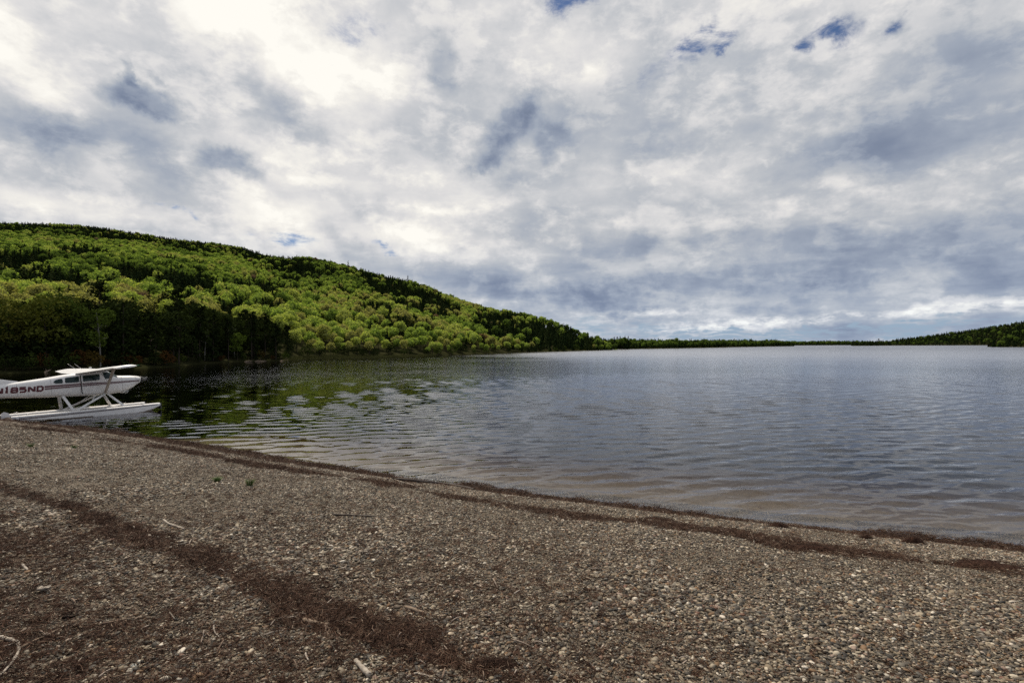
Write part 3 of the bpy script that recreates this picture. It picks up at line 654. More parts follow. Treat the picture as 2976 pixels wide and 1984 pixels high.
for k in range(26):
    px = 705+k*27+random.uniform(-9, 9); p = at_shore(H1, px, random.uniform(1.5, 5)); tone = random.choice((.2, .5, .66, .3, .99, .6))
    tree('shrub', p, random.uniform(.9, 1.7), tone, ('pale olive ' if tone > .9 else 'dark green ' if tone < .4 else 'olive ')+'shrub on the mountain shore '+bucket(px), 'shrubs along the mountain shore')
# lone spruces that break the skyline
for px, py, lab in ((937, 632, 'lone spruce standing above the mountain skyline'), (800, 598, 'dark spruce on the skyline beside the bright green notch')):
    t = px2t(px); Ys, Yr, zr = H1.par(t); Y = float(Yr)*.97; z = float(H1.z(np.array([t*Y]), np.array([Y]))[0]); p = (t*Y, Y, z)
    tree('spruce', p, max(.6, hgt(px, py, p)/12.2), .05, lab)
t = px2t(2018); p = (t*1010, 1010, 1.0)
for dx, s in ((0, 1.35), (9, 1.05), (-12, .9)):
    tree('pine', (p[0]+dx, 1010, .6), s*.75, .1, {0: 'tallest pine of the small group at the far end of the right hill', 9: 'pine just right of the tallest pine of the far point', -12: 'shorter pine left of the tallest pine of the far point'}[dx])

# ------------------------------------------------------------------ pebbles, litter (nobody could count them)
def stone_mat():
    m = bpy.data.materials.new('pebble_stone'); m.use_nodes = True; T = NT(m.node_tree); b = T.n['Principled BSDF']
    tone = T.node('ShaderNodeAttribute', attribute_type='INSTANCER', attribute_name='tone').outputs['Fac']
    wet = T.m('FLOOR', tone); fr = T.m('FRACT', tone)
    c = T.ramp(fr, [(0, (.014, .012, .010)), (.12, (.045, .037, .028)), (.24, (.115, .094, .068)), (.34, (.026, .023, .020)), (.42, (.260, .205, .135)), (.52, (.060, .040, .024)), (.60, (.36, .30, .215)), (.68, (.095, .088, .074)),
        (.76, (.200, .112, .050)), (.82, (.034, .030, .026)), (.90, (.52, .45, .34)), (.94, (.120, .042, .020)), (.97, (.66, .60, .50)), (1, (.04, .033, .026))])
    co = T.node('ShaderNodeTexCoord').outputs['Object']; n = T.noise(co, 2.2, 5, .65)
    c = T.mix(T.mr(n, .3, .75, 0, .6), c, T.mix(1.0, c, (.42, .39, .36), 'MULTIPLY'))
    c = T.mix(wet, c, T.mix(1.0, c, (.42, .40, .38), 'MULTIPLY'))
    T.put(b.inputs['Base Color'], c); T.put(b.inputs['Roughness'], T.m('SUBTRACT', .72, T.m('MULTIPLY', wet, .42))); b.inputs['Specular IOR Level'].default_value = .4
    return m
M_STONE = stone_mat()
def twig_mat(name, src, stops, rough=.8):
    m = bpy.data.materials.new(name); m.use_nodes = True; T = NT(m.node_tree); b = T.n['Principled BSDF']
    tone = T.node('ShaderNodeAttribute', attribute_type='INSTANCER', attribute_name='tone').outputs['Fac'] if src else T.node('ShaderNodeNewGeometry').outputs['Random Per Island']
    g = T.node('ShaderNodeNewGeometry').outputs['Random Per Island']
    c = T.ramp(T.m('ADD', T.m('MULTIPLY', tone, .6), T.m('MULTIPLY', g, .4)), stops)
    T.put(b.inputs['Base Color'], c); b.inputs['Roughness'].default_value = rough; b.inputs['Specular IOR Level'].default_value = .2; return m
M_NEEDLE = twig_mat('dead_needles', True, [(0, (.014, .007, .005)), (.35, (.046, .022, .013)), (.62, (.090, .046, .028)), (.82, (.17, .115, .08)), (1, (.36, .29, .22))])
M_CHIP = twig_mat('bleached_twigs', True, [(0, (.07, .045, .032)), (.4, (.19, .135, .10)), (.8, (.36, .30, .25)), (1, (.55, .50, .44))])
peb = []
for i in range(8):
    rs = np.random.default_rng(400+i); V = ICO2V.copy() if i < 3 else ICOV.copy(); f = ICO2F if i < 3 else ICOF
    d = rs.normal(size=(5, 3)); 
    for dd in d: V += .16*dd/np.linalg.norm(dd)*np.maximum(0, V@(dd/np.linalg.norm(dd)))[:, None]*rs.uniform(-.6, 1)
    V *= np.array([1, rs.uniform(.62, .9), rs.uniform(.28, .5)])
    me = proto('pebble', [(V, f, M_STONE)]); me.polygons.foreach_set('use_smooth', [True]*len(me.polygons)); peb.append(me)
PEB = hidden_collection('pebble_kind', peb)
def cam_keep(x, y, m=.12):
    t = x/np.maximum(y, .01); return (np.abs(t) < 1.0+m+.6/np.maximum(y, .3)) & (y > 1.2)
def frame_pts(n, y0, y1, pw):
    """points spread over the visible beach, denser where the eye can tell stones apart"""
    u = rng.random(n); y = (y0**(pw)+(y1**pw-y0**pw)*u)**(1/pw); x = rng.uniform(-1.1, 1.1, n)*(y+.6); return x, y
def beach_normal_rot(x, y, tilt):
    e = .03; zx = (beach_z(x+e, y)-beach_z(x-e, y))/(2*e); zy = (beach_z(x, y+e)-beach_z(x, y-e))/(2*e)
    r = np.stack([np.arctan(zy)+rng.normal(0, tilt, len(x)), -np.arctan(zx)+rng.normal(0, tilt, len(x)), rng.uniform(0, 6.28, len(x))], 1); return r
# area density ~ distance**(pw-2)
X, Y = frame_pts(520000, 1.5, 18, .95)
d = shore_d(X, Y); ok = (d > -2.2) & (d < 16); X, Y, d = X[ok], Y[ok], d[ok]
lt = litter(X, Y); ok = rng.random(len(X)) > lt*np.where((d < .62) & (d > -.1), .96, .68); X, Y, d, lt = X[ok], Y[ok], d[ok], lt[ok]
n = len(X); patch = vnoise(X, Y, 1.1, 3)+vnoise(X, Y, .45, 4)*.6
size = np.exp(rng.normal(math.log(.0105), .36, n))*(1+.75*patch)*np.where(Y > 9, 1+.05*(Y-9), 1)
size = np.clip(size, .005, .029)
Z = beach_z(X, Y)+size*.20+rng.uniform(0, .006, n)
tone = rng.random(n)*.998; tone = np.where(d < .12, tone+1, tone)
tag(scatter('gravel', PEB, np.stack([X, Y, Z], 1), beach_normal_rot(X, Y, .24), np.stack([size*rng.uniform(.8, 1.35, n), size*rng.uniform(.8, 1.1, n), size*rng.uniform(.7, 1.2, n)], 1), rng.integers(0, 8, n), tone),
    'flat grey and tan pebbles covering the beach', 'gravel')
print('pebbles', n)
# needle tufts
tuft = []
for i in range(5):
    rs = np.random.default_rng(500+i); mb = MB()
    for k in range(16):
        a = rs.uniform(0, 6.28); L = rs.uniform(.018, .052); c = rs.normal(scale=(.028, .028, .003)); w = rs.uniform(.0008, .0016); bend = rs.normal(scale=.25)
        pts = [(c[0]+L*(q-.5)*math.cos(a+bend*q), c[1]+L*(q-.5)*math.sin(a+bend*q), abs(c[2])+.002+.010*rs.random()*q) for q in (0, .5, 1)]
        mb.tube(pts, [w, w*1.1, w*.5], 3)
    tuft.append(mb.mesh('needle_tuft', M_NEEDLE, fix=False))
NEED = hidden_collection('needle_tuft_kind', tuft)
X, Y = frame_pts(420000, 1.5, 26, 1.0); lt = litter(X, Y); d = shore_d(X, Y)
ok = (rng.random(len(X)) < lt**1.1*.62+.035+.13*np.clip(.8-.4*X, 0, 1)*np.clip((8.5-Y)/4, 0, 1)) & (d > -.15) & (d < 17); X, Y = X[ok], Y[ok]; lt = lt[ok]; n = len(X); print('tufts', n)
s = rng.uniform(.7, 1.5, n)*np.where(Y > 8, 1+.07*(Y-8), 1)
tag(scatter('needle_litter', NEED, np.stack([X, Y, beach_z(X, Y)+.003+rng.uniform(0, .020, n)*lt], 1), beach_normal_rot(X, Y, .30), np.stack([s, s, s], 1), rng.integers(0, 5, n), rng.random(n)**1.2),
    'dark reddish brown needle and weed litter washed into bands on the gravel', 'litter')
chip = []
for i in range(7):
    rs = np.random.default_rng(600+i); mb = MB(); L = rs.uniform(.05, .13); b = rs.normal(scale=.02, size=4); w = rs.uniform(.0016, .0042)
    if i < 5: mb.tube([(L*(q-.5), b[0]*math.sin(q*3)+b[1]*q, .004+abs(b[2])*math.sin(q*3.1)*.6) for q in (0, .25, .5, .75, 1)], [w, w*1.2, w, w*.9, w*.5], 5)
    else:
        V = ICOV*np.array([L*.32, w*3.4, w*.8])+rs.normal(scale=.0012, size=ICOV.shape); mb.add(V, ICOF)
    chip.append(mb.mesh('twig', M_CHIP, smooth=True))
CHIP = hidden_collection('twig_kind', chip)
X, Y = frame_pts(60000, 1.5, 24, 1.15); lt = litter(X, Y); d = shore_d(X, Y)
ok = (rng.random(len(X)) < lt*.22+.022+.06*np.clip(.8-.4*X, 0, 1)*(Y < 8)) & (d > -.1) & (d < 17); X, Y = X[ok], Y[ok]; lt = lt[ok]; n = len(X); print('twigs', n)
s = rng.uniform(.4, 1.25, n)*np.where(Y > 9, 1+.05*(Y-9), 1)
tag(scatter('twig_litter', CHIP, np.stack([X, Y, beach_z(X, Y)+.012+rng.uniform(0, .012, n)], 1), beach_normal_rot(X, Y, .15), np.stack([s, s, s], 1), rng.integers(0, 7, n), rng.random(n)**1.5),
    'small bleached twigs and bark chips strewn over the beach', 'twigs')

# ------------------------------------------------------------------ sticks, logs and other single finds on the beach
def _wood(c0, c1):
    def f(T, b):
        co = objco(T); n = T.noise(T.node('ShaderNodeMapping', ins={'Vector': co, 'Scale': (8, 60, 60)}).outputs[0], 1.0, 6, .7)
        T.put(b.inputs['Base Color'], T.ramp(n, [(.3, c0), (.7, c1)]))
        T.put(b.inputs['Normal'], T.node('ShaderNodeBump', ins={'Strength': .5, 'Distance': .003, 'Height': n}).outputs[0])
    return f
M_PALE = bsdf('bleached_wood', (.4, .4, .4), .8, .2, build=_wood((.16, .13, .105), (.44, .39, .33)))
M_TAN = bsdf('weathered_wood', (.3, .2, .2), .85, .2, build=_wood((.12, .085, .06), (.30, .23, .17)))
M_DARKW = bsdf('wet_dark_wood', (.05, .03, .02), .6, .4, build=_wood((.012, .008, .006), (.06, .038, .025)))
def stick(pts, r0, r1, mat, label, name='stick', cat='stick', lift=.010, group=None, knots=()):
    W = [on_beach(*p) for p in pts]; c = sum(W, Vector())/len(W); P = []
    n = max(6, len(W)*4)
    for k in range(n):                               # smooth the path
        q = k/(n-1)*(len(W)-1); i = min(int(q), len(W)-2); u = q-i
        p0 = W[max(i-1, 0)]; p1 = W[i]; p2 = W[i+1]; p3 = W[min(i+2, len(W)-1)]
        p = .5*((2*p1)+(p2-p0)*u+(2*p0-5*p1+4*p2-p3)*u*u+(3*p1-p0-3*p2+p3)*u**3)
        rr = r0+(r1-r0)*k/(n-1); p.z = float(beach_z(p.x, p.y))+lift+rr*.7+random.uniform(-.15, .15)*rr; P.append(p-c)
    rad = [(r0+(r1-r0)*k/(n-1))*random.uniform(.8, 1.18)*(.55 if k in (0, n-1) else 1) for k in range(n)]
    mb = MB(); mb.tube(P, rad, 8)
    for (q, ang, L) in knots:                        # side twigs
        i = int(q*(n-1)); a = P[i]; t = (P[min(i+1, n-1)]-P[max(i-1, 0)]).normalized(); s_ = t.cross(Vector((0, 0, 1))).normalized()
        dd = (t*math.cos(ang)+s_*math.sin(ang)+Vector((0, 0, .25))).normalized(); mb.tube([a, a+dd*L*.5, a+dd*L+Vector((0, 0, .01))], [rad[i]*.6, rad[i]*.45, rad[i]*.15], 5)
    o = obj(name, mb.mesh(name, mat, True), loc=c); tag(o, label, cat, group); return o
stick([(375, 1196), (388, 1205), (402, 1210), (424, 1218)], .014, .011, M_PALE, 'bleached S-curved stick on open gravel below the two grass tufts')
stick([(910, 1103), (960, 1108), (1020, 1114), (1088, 1126)], .045, .035, M_DARKW, 'dark waterlogged driftwood log lying along the wrack at the water edge', 'driftwood_log', 'driftwood', knots=((.05, 2.6, .3), (.45, -1.4, .2)))
stick([(905, 1101), (940, 1112), (975, 1124)], .012, .006, M_PALE, 'thin pale stick crossing the dark driftwood log')
stick([(762, 1184), (810, 1185), (858, 1188)], .016, .012, M_DARKW, 'straight dark stick lying on clean gravel in mid beach')
stick([(0, 1468), (22, 1474), (42, 1482), (44, 1500), (28, 1528), (2, 1556)], .013, .006, M_PALE, 'pale hooked branch at the bottom left corner', 'branch', 'branch', knots=((.35, .8, .12),))
stick([(47, 1493), (95, 1470), (150, 1440)], .010, .004, M_TAN, 'long tan twig pointing right from the hooked branch', knots=((.5, .7, .10),))
stick([(815, 1522), (828, 1537), (848, 1559)], .013, .016, M_PALE, 'short thick bleached stick at the bottom middle')
stick([(695, 1428), (722, 1434), (757, 1440)], .018, .012, M_TAN, 'brown torn piece of bark in the litter band', 'bark_piece', 'bark')
stick([(930, 1398), (950, 1404), (978, 1412)], .016, .010, M_TAN, 'tan bark strip on the gravel just right of the litter band', 'bark_piece', 'bark')
stick([(720, 1387), (745, 1391), (768, 1406)], .006, .003, M_PALE, 'thin arched pale twig above the brown bark piece')
stick([(491, 1438), (493, 1452), (504, 1466)], .006, .004, M_PALE, 'thin upright looking pale twig in the lower left gravel')
stick([(389, 1407), (394, 1413), (401, 1423)], .006, .004, M_PALE, 'short slanting pale twig on dark litter at lower left')
stick([(52, 1299), (58, 1306), (66, 1312)], .012, .008, M_PALE, 'short white stick on gravel near the left edge')
stick([(296, 1164), (345, 1165), (392, 1162)], .008, .004, M_TAN, 'long straight tan twig above the bleached curved stick')
stick([(38, 1080), (48, 1084), (60, 1084)], .012, .008, M_PALE, 'small curved pale stick at the far left of the gravel')
stick([(701, 1501), (703, 1509), (708, 1518)], .006, .004, M_PALE, 'thin pale twig standing out of dark litter at bottom centre left')
stick([(1834, 1259), (1850, 1263), (1872, 1268)], .013, .009, M_PALE, 'pale stick in the tangled heap of wrack at the right', knots=((.5, .8, .12),))
stick([(1723, 1228), (1728, 1240), (1729, 1249)], .008, .005, M_PALE, 'short pale stick left of the tangled wrack heap')
stick([(2030, 1242), (2045, 1250), (2062, 1258)], .010, .006, M_TAN, 'orange tan stick poking into the shallow water at the right')
stick([(785, 1095), (800, 1101), (815, 1103)], .014, .009, M_PALE, 'curved white stick in the wrack left of the driftwood log')
stick([(1870, 1262), (1960, 1276), (2080, 1292)], .010, .004, M_TAN, 'long thin tan stem trailing right from the tangled wrack heap')
stick([(880, 1420), (940, 1432), (985, 1446)], .006, .004, M_TAN, 'slender tan twig lying below the tan bark strip')
stick([(230, 1438), (290, 1424), (330, 1420)], .007, .003, M_TAN, 'fine tan twig right of the long tan twig')
stick([(600, 1462), (640, 1450), (660, 1452)], .005, .003, M_PALE, 'fine curved pale twig left of the bottom brown bark piece')
stick([(640, 1365), (655, 1372), (680, 1376)], .006, .003, M_PALE, 'thin pale twig on the upper rim of the litter band')
stick([(505, 1075), (520, 1078), (545, 1079)], .010, .006, M_PALE, 'pale straight stick in the wrack above the grass tufts')
stick([(930, 1560), (960, 1549), (1005, 1567)], .007, .004, M_PALE, 'pale forked twig at the bottom edge', knots=((.5, .9, .1),))
def stone(px, py, size, mat, label, name='stone', squash=.5, seed=1, aspect=.75):
    size *= .62
    p = on_beach(px, py); rs = np.random.default_rng(seed); V = ICO2V.copy()
    for dd in rs.normal(size=(7, 3)): dd = dd/np.linalg.norm(dd); V += dd*np.maximum(0, V@dd)[:, None]*rs.uniform(-.25, .22)
    V *= np.array([1, aspect, squash])*size; mb = MB(); mb.add(V, ICO2F)
    o = obj(name, mb.mesh(name, mat, True), loc=(p.x, p.y, float(beach_z(p.x, p.y))+size*squash*.6), rot=(0, 0, rs.uniform(-.4, .4))); tag(o, label, name.replace('_', ' ')); return o
def sm(c): return bsdf('stone', c, .75, .3, build=lambda T, b: T.put(b.inputs['Base Color'], T.mix(T.noise(objco(T), 60, 4, .6), c, tuple(x*.6 for x in c))))
stone(306, 1528, .034, sm((.42, .42, .38)), 'large pale grey stone at the lower left', seed=3); stone(620, 1271, .036, sm((.10, .10, .105)), 'dark slate stone alone on mid beach gravel', seed=4, squash=.35)
stone(235, 1446, .026, sm((.40, .36, .30)), 'pale wedge shaped stone beside the long tan twigs', seed=5); stone(156, 1483, .034, sm((.48, .42, .33)), 'flat cream stone near the hooked branch', seed=6, squash=.2, aspect=.5)
stone(1043, 1518, .030, sm((.42, .27, .13)), 'orange tan flat stone by the bottom litter', seed=8, squash=.3); stone(278, 1500, .026, sm((.6, .58, .52)), 'white upright chip of stone at lower left', seed=9, squash=.7, aspect=.5)
stone(2048, 1466, .028, sm((.45, .44, .40)), 'pale rounded stone on the right gravel', seed=10); stone(1720, 1510, .030, sm((.34, .28, .22)), 'tan stone in coarse gravel at the lower right', seed=11)
# weathered knob of wood
p = on_beach(100, 1361); mb = MB()
for k in range(5): mb.tube([(random.uniform(-.03, .03), random.uniform(-.02, .02), .01), (random.uniform(-.05, .05), random.uniform(-.03, .03), .03), (random.uniform(-.07, .07), random.uniform(-.04, .04), .035)], [.016, .014, .005], 7)
tag(obj('driftwood_knot', mb.mesh('driftwood_knot', M_PALE, True), loc=(p.x, p.y, float(beach_z(p.x, p.y))+.01)), 'white gnarled knot of driftwood near the left edge', 'driftwood')
# dark clumps: cones and matted litter heaps
M_CONE = bsdf('cone_scales', (.02, .013, .01), .8, .2); M_MAT = bsdf('matted_litter', (.03, .014, .009), .95, .1, build=lambda T, b: T.put(b.inputs['Base Color'], T.ramp(T.noise(objco(T), 70, 5, .7), [(.3, (.012, .006, .004)), (.7, (.07, .035, .024))])))
def cone(px, py, L, label):
    p = on_beach(px, py); mb = MB(); mb.tube([(-L*.5, 0, 0), (-L*.2, 0, 0), (L*.2, 0, 0), (L*.5, 0, 0)], [L*.12, L*.2, L*.16, L*.05], 8)
    for i in range(60):
        q = i/59; x = L*(q-.5); r = L*.24*math.sin(math.pi*min(.98, q*.8+.16)); a = i*2.4
        c = Vector((x, r*math.cos(a), r*math.sin(a))); s = L*.09; t = Vector((.5, math.cos(a), math.sin(a))).normalized(); u = Vector((0, -math.sin(a), math.cos(a)))
        mb.add([c-u*s, c+u*s, c+t*s*1.6, c-t*s*.4+Vector((-.3*s, 0, 0))], [(0, 1, 2), (0, 3, 1), (0, 2, 3), (1, 3, 2)])
    tag(obj('pine_cone', mb.mesh('pine_cone', M_CONE), loc=(p.x, p.y, float(beach_z(p.x, p.y))+L*.2), rot=(0, .1, random.uniform(0, 3))), label, 'pine cone')
cone(943, 1520, .065, 'near black pine cone at the bottom of the photo'); cone(613, 1268+10, .05, 'dark pine cone beside the slate stone'); cone(160, 1419, .07, 'dark pine cone on gravel at the lower left'); cone(482, 1265, .04, 'small dark cone in the litter band')
def heap(px, py, R, Hh, label, seed, n=700, ratio=.5):
    p = on_beach(px, py); rs = np.random.default_rng(seed); root = empty('litter_heap', (p.x, p.y, float(beach_z(p.x, p.y)))); tag(root, label, 'litter heap')
    mb = MB(); rows = []
    for i in range(6):
        q = i/5; rows.append([(R*(1-q)*math.cos(a)*(1+.25*math.sin(3*a+seed)), R*ratio*(1-q)*math.sin(a)*(1+.2*math.cos(2*a+seed)), Hh*math.sin(q*math.pi/2)-.02*(i == 0)) for a in np.linspace(0, 6.28, 18)[:-1]])
    mb.grid(rows, True); obj('mound', mb.mesh('mound', M_MAT, True), root)
    mb = MB()
    for k in range(n):
        a = rs.uniform(0, 6.28); r = math.sqrt(rs.random())*1.15; c = np.array([R*r*math.cos(a), R*ratio*r*math.sin(a), Hh*max(0, 1-r*r)+.004]); th = rs.uniform(0, 6.28); L = rs.uniform(.02, .06); dz = rs.normal(scale=.3)
        d = np.array([math.cos(th), math.sin(th), dz])*L; mb.tube([c-d*.5, c+d*.5+np.array([0, 0, .003])], [.0013, .0007], 3)
    t = obj('needle_tangle', mb.mesh('needle_tangle', M_NEEDLE, fix=False), root); t['kind'] = 'stuff'
heap(1130, 1527, .13, .035, 'dark heap of needles at the bottom centre', 1, 900); heap(163, 1167, .20, .05, 'dark clump of weed on the upper litter band at the left', 2); heap(225, 1190, .16, .04, 'dark clump of weed just right of the left clump', 3)
heap(1783, 1210, .20, .09, 'low dark hump of wet wrack at the water edge right of centre', 4, 500); heap(1985, 1236, .12, .05, 'small dark hump of wrack between the two bigger ones', 5, 400); heap(2095, 1247, .20, .11, 'tallest dark hump of wet wrack at the water edge on the right', 6, 500)
heap(1850, 1262, .38, .06, 'tangled heap of reeds and sticks on the right gravel', 7, 900, .35); heap(70, 1258, .05, .02, 'little black weed clump near the left edge', 8, 200)
heap(1500, 1192, .3, .03, 'flat mat of brown weed on the middle of the wrack line', 9, 600, .3); heap(2250, 1300, .5, .06, 'broad mat of brown reed litter at the right edge', 10, 1200, .35)
# grass tufts
M_GRASS = bsdf('grass_blades', (.075, .115, .03), .7, .2)
def grass(px, py, R, Hh, n, label, seed, stem=False):
    p = on_beach(px, py); rs = np.random.default_rng(seed); mb = MB()
    for k in range(n):
        a = rs.uniform(0, 6.28); r = R*.35*math.sqrt(rs.random()); b = np.array([r*math.cos(a), r*math.sin(a), 0]); l = rs.uniform(.5, 1); out = R*rs.uniform(.3, 1); w = rs.uniform(.002, .004); u = np.array([-math.sin(a), math.cos(a), 0])*w
        m_ = b+np.array([out*.45*math.cos(a), out*.45*math.sin(a), Hh*l*.7]); e = b+np.array([out*math.cos(a), out*math.sin(a), Hh*l])
        mb.add([b-u, b+u, m_+u*.8, m_-u*.8, e], [(0, 1, 2, 3), (3, 2, 4)])
    o = obj('grass_tuft', mb.mesh('grass_tuft', M_GRASS, fix=False), loc=(p.x, p.y, float(beach_z(p.x, p.y)))); tag(o, label, 'grass tuft')
grass(499, 1106, .11, .10, 130, 'left of the two green grass tufts in mid beach', 1); grass(574, 1115, .11, .13, 130, 'right and taller of the two green grass tufts in mid beach', 2)
grass(72, 1027, .10, .12, 80, 'small green tuft nearest the left edge of the gravel', 3); grass(171, 1030, .09, .09, 60, 'small low green tuft right of the far left one', 4)

# ------------------------------------------------------------------ far bank details
def bank_pt(px, off, dz=0): p = at_shore(H1, px, off); return Vector((p[0], p[1], p[2]+dz))
for k, (a, b, lab) in enumerate((((560, .5), (580, 1.2), 'pale fallen trunk at the waterline below the small bright green tree'), ((585, 1.0), (612, .6), 'low pale driftwood log right of the fallen trunk'), ((100, .2), (118, 2.5), 'grey stranded stump behind the seaplane wing'), ((640, .3), (662, 1.0), 'grey driftwood pile log at the point under the pines'))):
    A = bank_pt(a[0], a[1]-1.5, .1); B = bank_pt(b[0], b[1]-1.5, .25); c = (A+B)/2; mb = MB(); mb.tube([A-c, (A-c)*.4+Vector((0, 0, .12)), (B-c)*.5, B-c], [.10, .12, .09, .03], 7)
    for j in range(4): q = random.uniform(-.8, .8); s_ = (B-c)*q; mb.tube([s_, s_+Vector((random.uniform(-.4, .4), random.uniform(-.3, .1), random.uniform(.3, .8)))], [.04, .012], 5)
    tag(obj('driftwood_log', mb.mesh('driftwood_log', M_TAN, True), loc=c), lab, 'driftwood')
# marsh grass on the bank right of the dark stand
M_MARSH = bsdf('marsh_grass', (.10, .10, .03), .8, .1)
mb = MB()
for k in range(9000):
    px = random.uniform(650, 1000); p = bank_pt(px, random.uniform(-1.2, 4.5)*(1 if px < 860 else .5)); h_ = random.uniform(.3, .75); a = random.uniform(0, 6.28); w = .05
    u = Vector((math.cos(a)*w, math.sin(a)*w, 0)); mb.add([p-u, p+u, p+Vector((random.uniform(-.2, .2), random.uniform(-.2, .2), h_))], [(0, 1, 2)])
tag(obj('marsh_grass', mb.mesh('marsh_grass', M_MARSH, fix=False)), 'olive marsh grass on the low bank right of the dark stand', 'grass', kind='stuff')
# wave-washed foam line close to the shore is left to the water itself

# ================================================================== the seaplane
POS = (-25.244, 31.867, HC-1.584); HEAD, PITCH, ROLL = .95, .054, -.045
plane = empty('seaplane', POS); tag(plane, 'white high winged seaplane on floats with maroon stripes, tail to the beach', 'seaplane')
plane.rotation_euler = (Matrix.Rotation(HEAD, 3, 'Z') @ Matrix.Rotation(-PITCH, 3, 'Y') @ Matrix.Rotation(ROLL, 3, 'X')).to_euler()
def _paint(T, b):
    co = objco(T); n = T.noise(co, 1.7, 6, .6); T.put(b.inputs['Base Color'], T.mix(T.mr(n, .35, .75, 0, .5), (.76, .75, .74), (.62, .60, .57)))
    T.put(b.inputs['Roughness'], T.mr(T.noise(co, 9, 4, .6), .3, .7, .22, .40))
M_WHITE = bsdf('white_paint', (.75, .74, .72), .3, .5, build=_paint)
M_MAROON = bsdf('maroon_paint', (.085, .012, .018), .35, .5); M_STRIPE = bsdf('dark_stripe_paint', (.035, .012, .018), .35, .5); M_BLACK = bsdf('black_rubber', (.015, .015, .016), .5, .4)
M_GLASS = bsdf('tinted_window', (.006, .020, .018), .05, .35); M_GAP = bsdf('dark_gap', (.02, .018, .018), .8, .1); M_DECK = bsdf('float_deck', (.50, .46, .41), .55, .3); M_METAL = bsdf('bare_metal', (.5, .5, .5), .35, .5, 1)
M_STRUT = bsdf('shade_toned_strut_paint', (.42, .38, .34), .5, .3); M_SEAM = bsdf('panel_seam', (.25, .23, .21), .8, .1)  # white wing strut coloured tan, its shade put into the paint
ST = np.array([  # x, half width, top, bottom, squareness
    (1.70, .30, -.50, -.78, 2.4), (1.62, .39, -.45, -.88, 2.6), (1.42, .46, -.40, -1.00, 2.8), (1.10, .51, -.355, -1.21, 3.2), (.70, .53, -.32, -1.34, 3.4), (.42, .54, -.28, -1.37, 3.4),
    (.30, .54, -.18, -1.38, 3.0), (.15, .54, -.06, -1.39, 2.9), (0, .55, .05, -1.39, 3.0), (-.12, .55, .10, -1.38, 3.4), (-.6, .56, .10, -1.37, 4.0), (-1.2, .56, .08, -1.34, 4.0), (-1.6, .55, .06, -1.31, 3.8), (-2.0, .52, .04, -1.27, 3.4),
    (-2.4, .48, -.01, -1.235, 3.1), (-3.0, .415, -.08, -1.18, 2.8), (-3.6, .34, -.13, -1.12, 2.6), (-4.2, .27, -.19, -1.05, 2.5), (-4.8, .20, -.25, -.97, 2.4), (-5.4, .13, -.32, -.86, 2.4), (-5.85, .06, -.40, -.70, 2.2)])
def sec(x):
    o = np.argsort(ST[:, 0]); return [float(np.interp(x, ST[o, 0], ST[o, j])) for j in range(1, 5)]
def body_pt(x, th, off=0.0):
    hw, tp, bt, e = sec(x); c = (tp+bt)/2; hz = (tp-bt)/2; ca, sa = math.cos(th), math.sin(th)
    y = hw*abs(ca)**(2/e)*(1 if ca >= 0 else -1); z = hz*abs(sa)**(2/e)*(1 if sa >= 0 else -1)
    n = Vector((0, y/hw**2, z/hz**2)); n = n.normalized() if n.length > 1e-6 else Vector((0, 0, 1)); return Vector((x, y+n.y*off, c+z+n.z*off))
def side_pt(x, z, side, off=.004):
    hw, tp, bt, e = sec(x); c = (tp+bt)/2; hz = (tp-bt)/2; q = min(abs(z-c)/hz, .995); y = hw*(1-q**e)**(1/e)
    ny = y/hw**2; nz = (z-c)/hz**2; l = math.hypot(ny, nz); return Vector((x, side*(y+ny/l*off), z+nz/l*off))
mb = MB(); xs_ = np.concatenate([np.linspace(1.70, .42, 16), np.linspace(.38, -.12, 9), np.linspace(-.2, -5.85, 50)])
mb.grid([[body_pt(x, a) for a in np.linspace(0, 2*math.pi, 49)[:-1]] for x in xs_], True, True, True)
body = auto(obj('fuselage', mb.mesh('fuselage', M_WHITE), plane), 50)
def patch(poly, side, off, mat, name, parent=None, step=.05, thick=.0):
    """polygon given in (x, z) laid on the body side as a fine fan of small faces"""
    import bmesh
    bm = bmesh.new(); vs = [bm.verts.new((p[0], p[1], 0)) for p in poly]; bm.faces.new(vs)
    bmesh.ops.triangulate(bm, faces=bm.faces[:])
    x0, x1 = min(p[0] for p in poly), max(p[0] for p in poly); z0, z1 = min(p[1] for p in poly), max(p[1] for p in poly)
    for v in np.arange(x0+step, x1, step): bmesh.ops.bisect_plane(bm, geom=bm.verts[:]+bm.edges[:]+bm.faces[:], plane_co=(v, 0, 0), plane_no=(1, 0, 0))
    for v in np.arange(z0+step, z1, step): bmesh.ops.bisect_plane(bm, geom=bm.verts[:]+bm.edges[:]+bm.faces[:], plane_co=(0, v, 0), plane_no=(0, 1, 0))
    if thick: 
        r = bmesh.ops.extrude_face_region(bm, geom=bm.faces[:]); 
        for g in r['geom']:
            if isinstance(g, bmesh.types.BMVert): g.co.z = 1
    for v in bm.verts: v.co = side_pt(v.co.x, v.co.y, side, off-(thick if v.co.z < .5 and thick else 0))
    bmesh.ops.recalc_face_normals(bm, faces=bm.faces)
    me = bpy.data.meshes.new(name); bm.to_mesh(me); bm.free(); me.materials.append(mat); me.polygons.foreach_set('use_smooth', [not thick]*len(me.polygons))
    return obj(name, me, parent or plane)
def rounded(pts, r=.05, n=4):
    out = []; P = [Vector(p) for p in pts]
    for i, p in enumerate(P):
        a = (P[i-1]-p); b = (P[(i+1) % len(P)]-p); ra = min(r, a.length*.45, b.length*.45); A = p+a.normalized()*ra; B = p+b.normalized()*ra
        for k in range(n+1): q = k/n; out.append(tuple((A*(1-q)+p*q)*(1-q)+(p*(1-q)+B*q)*q))
    return out
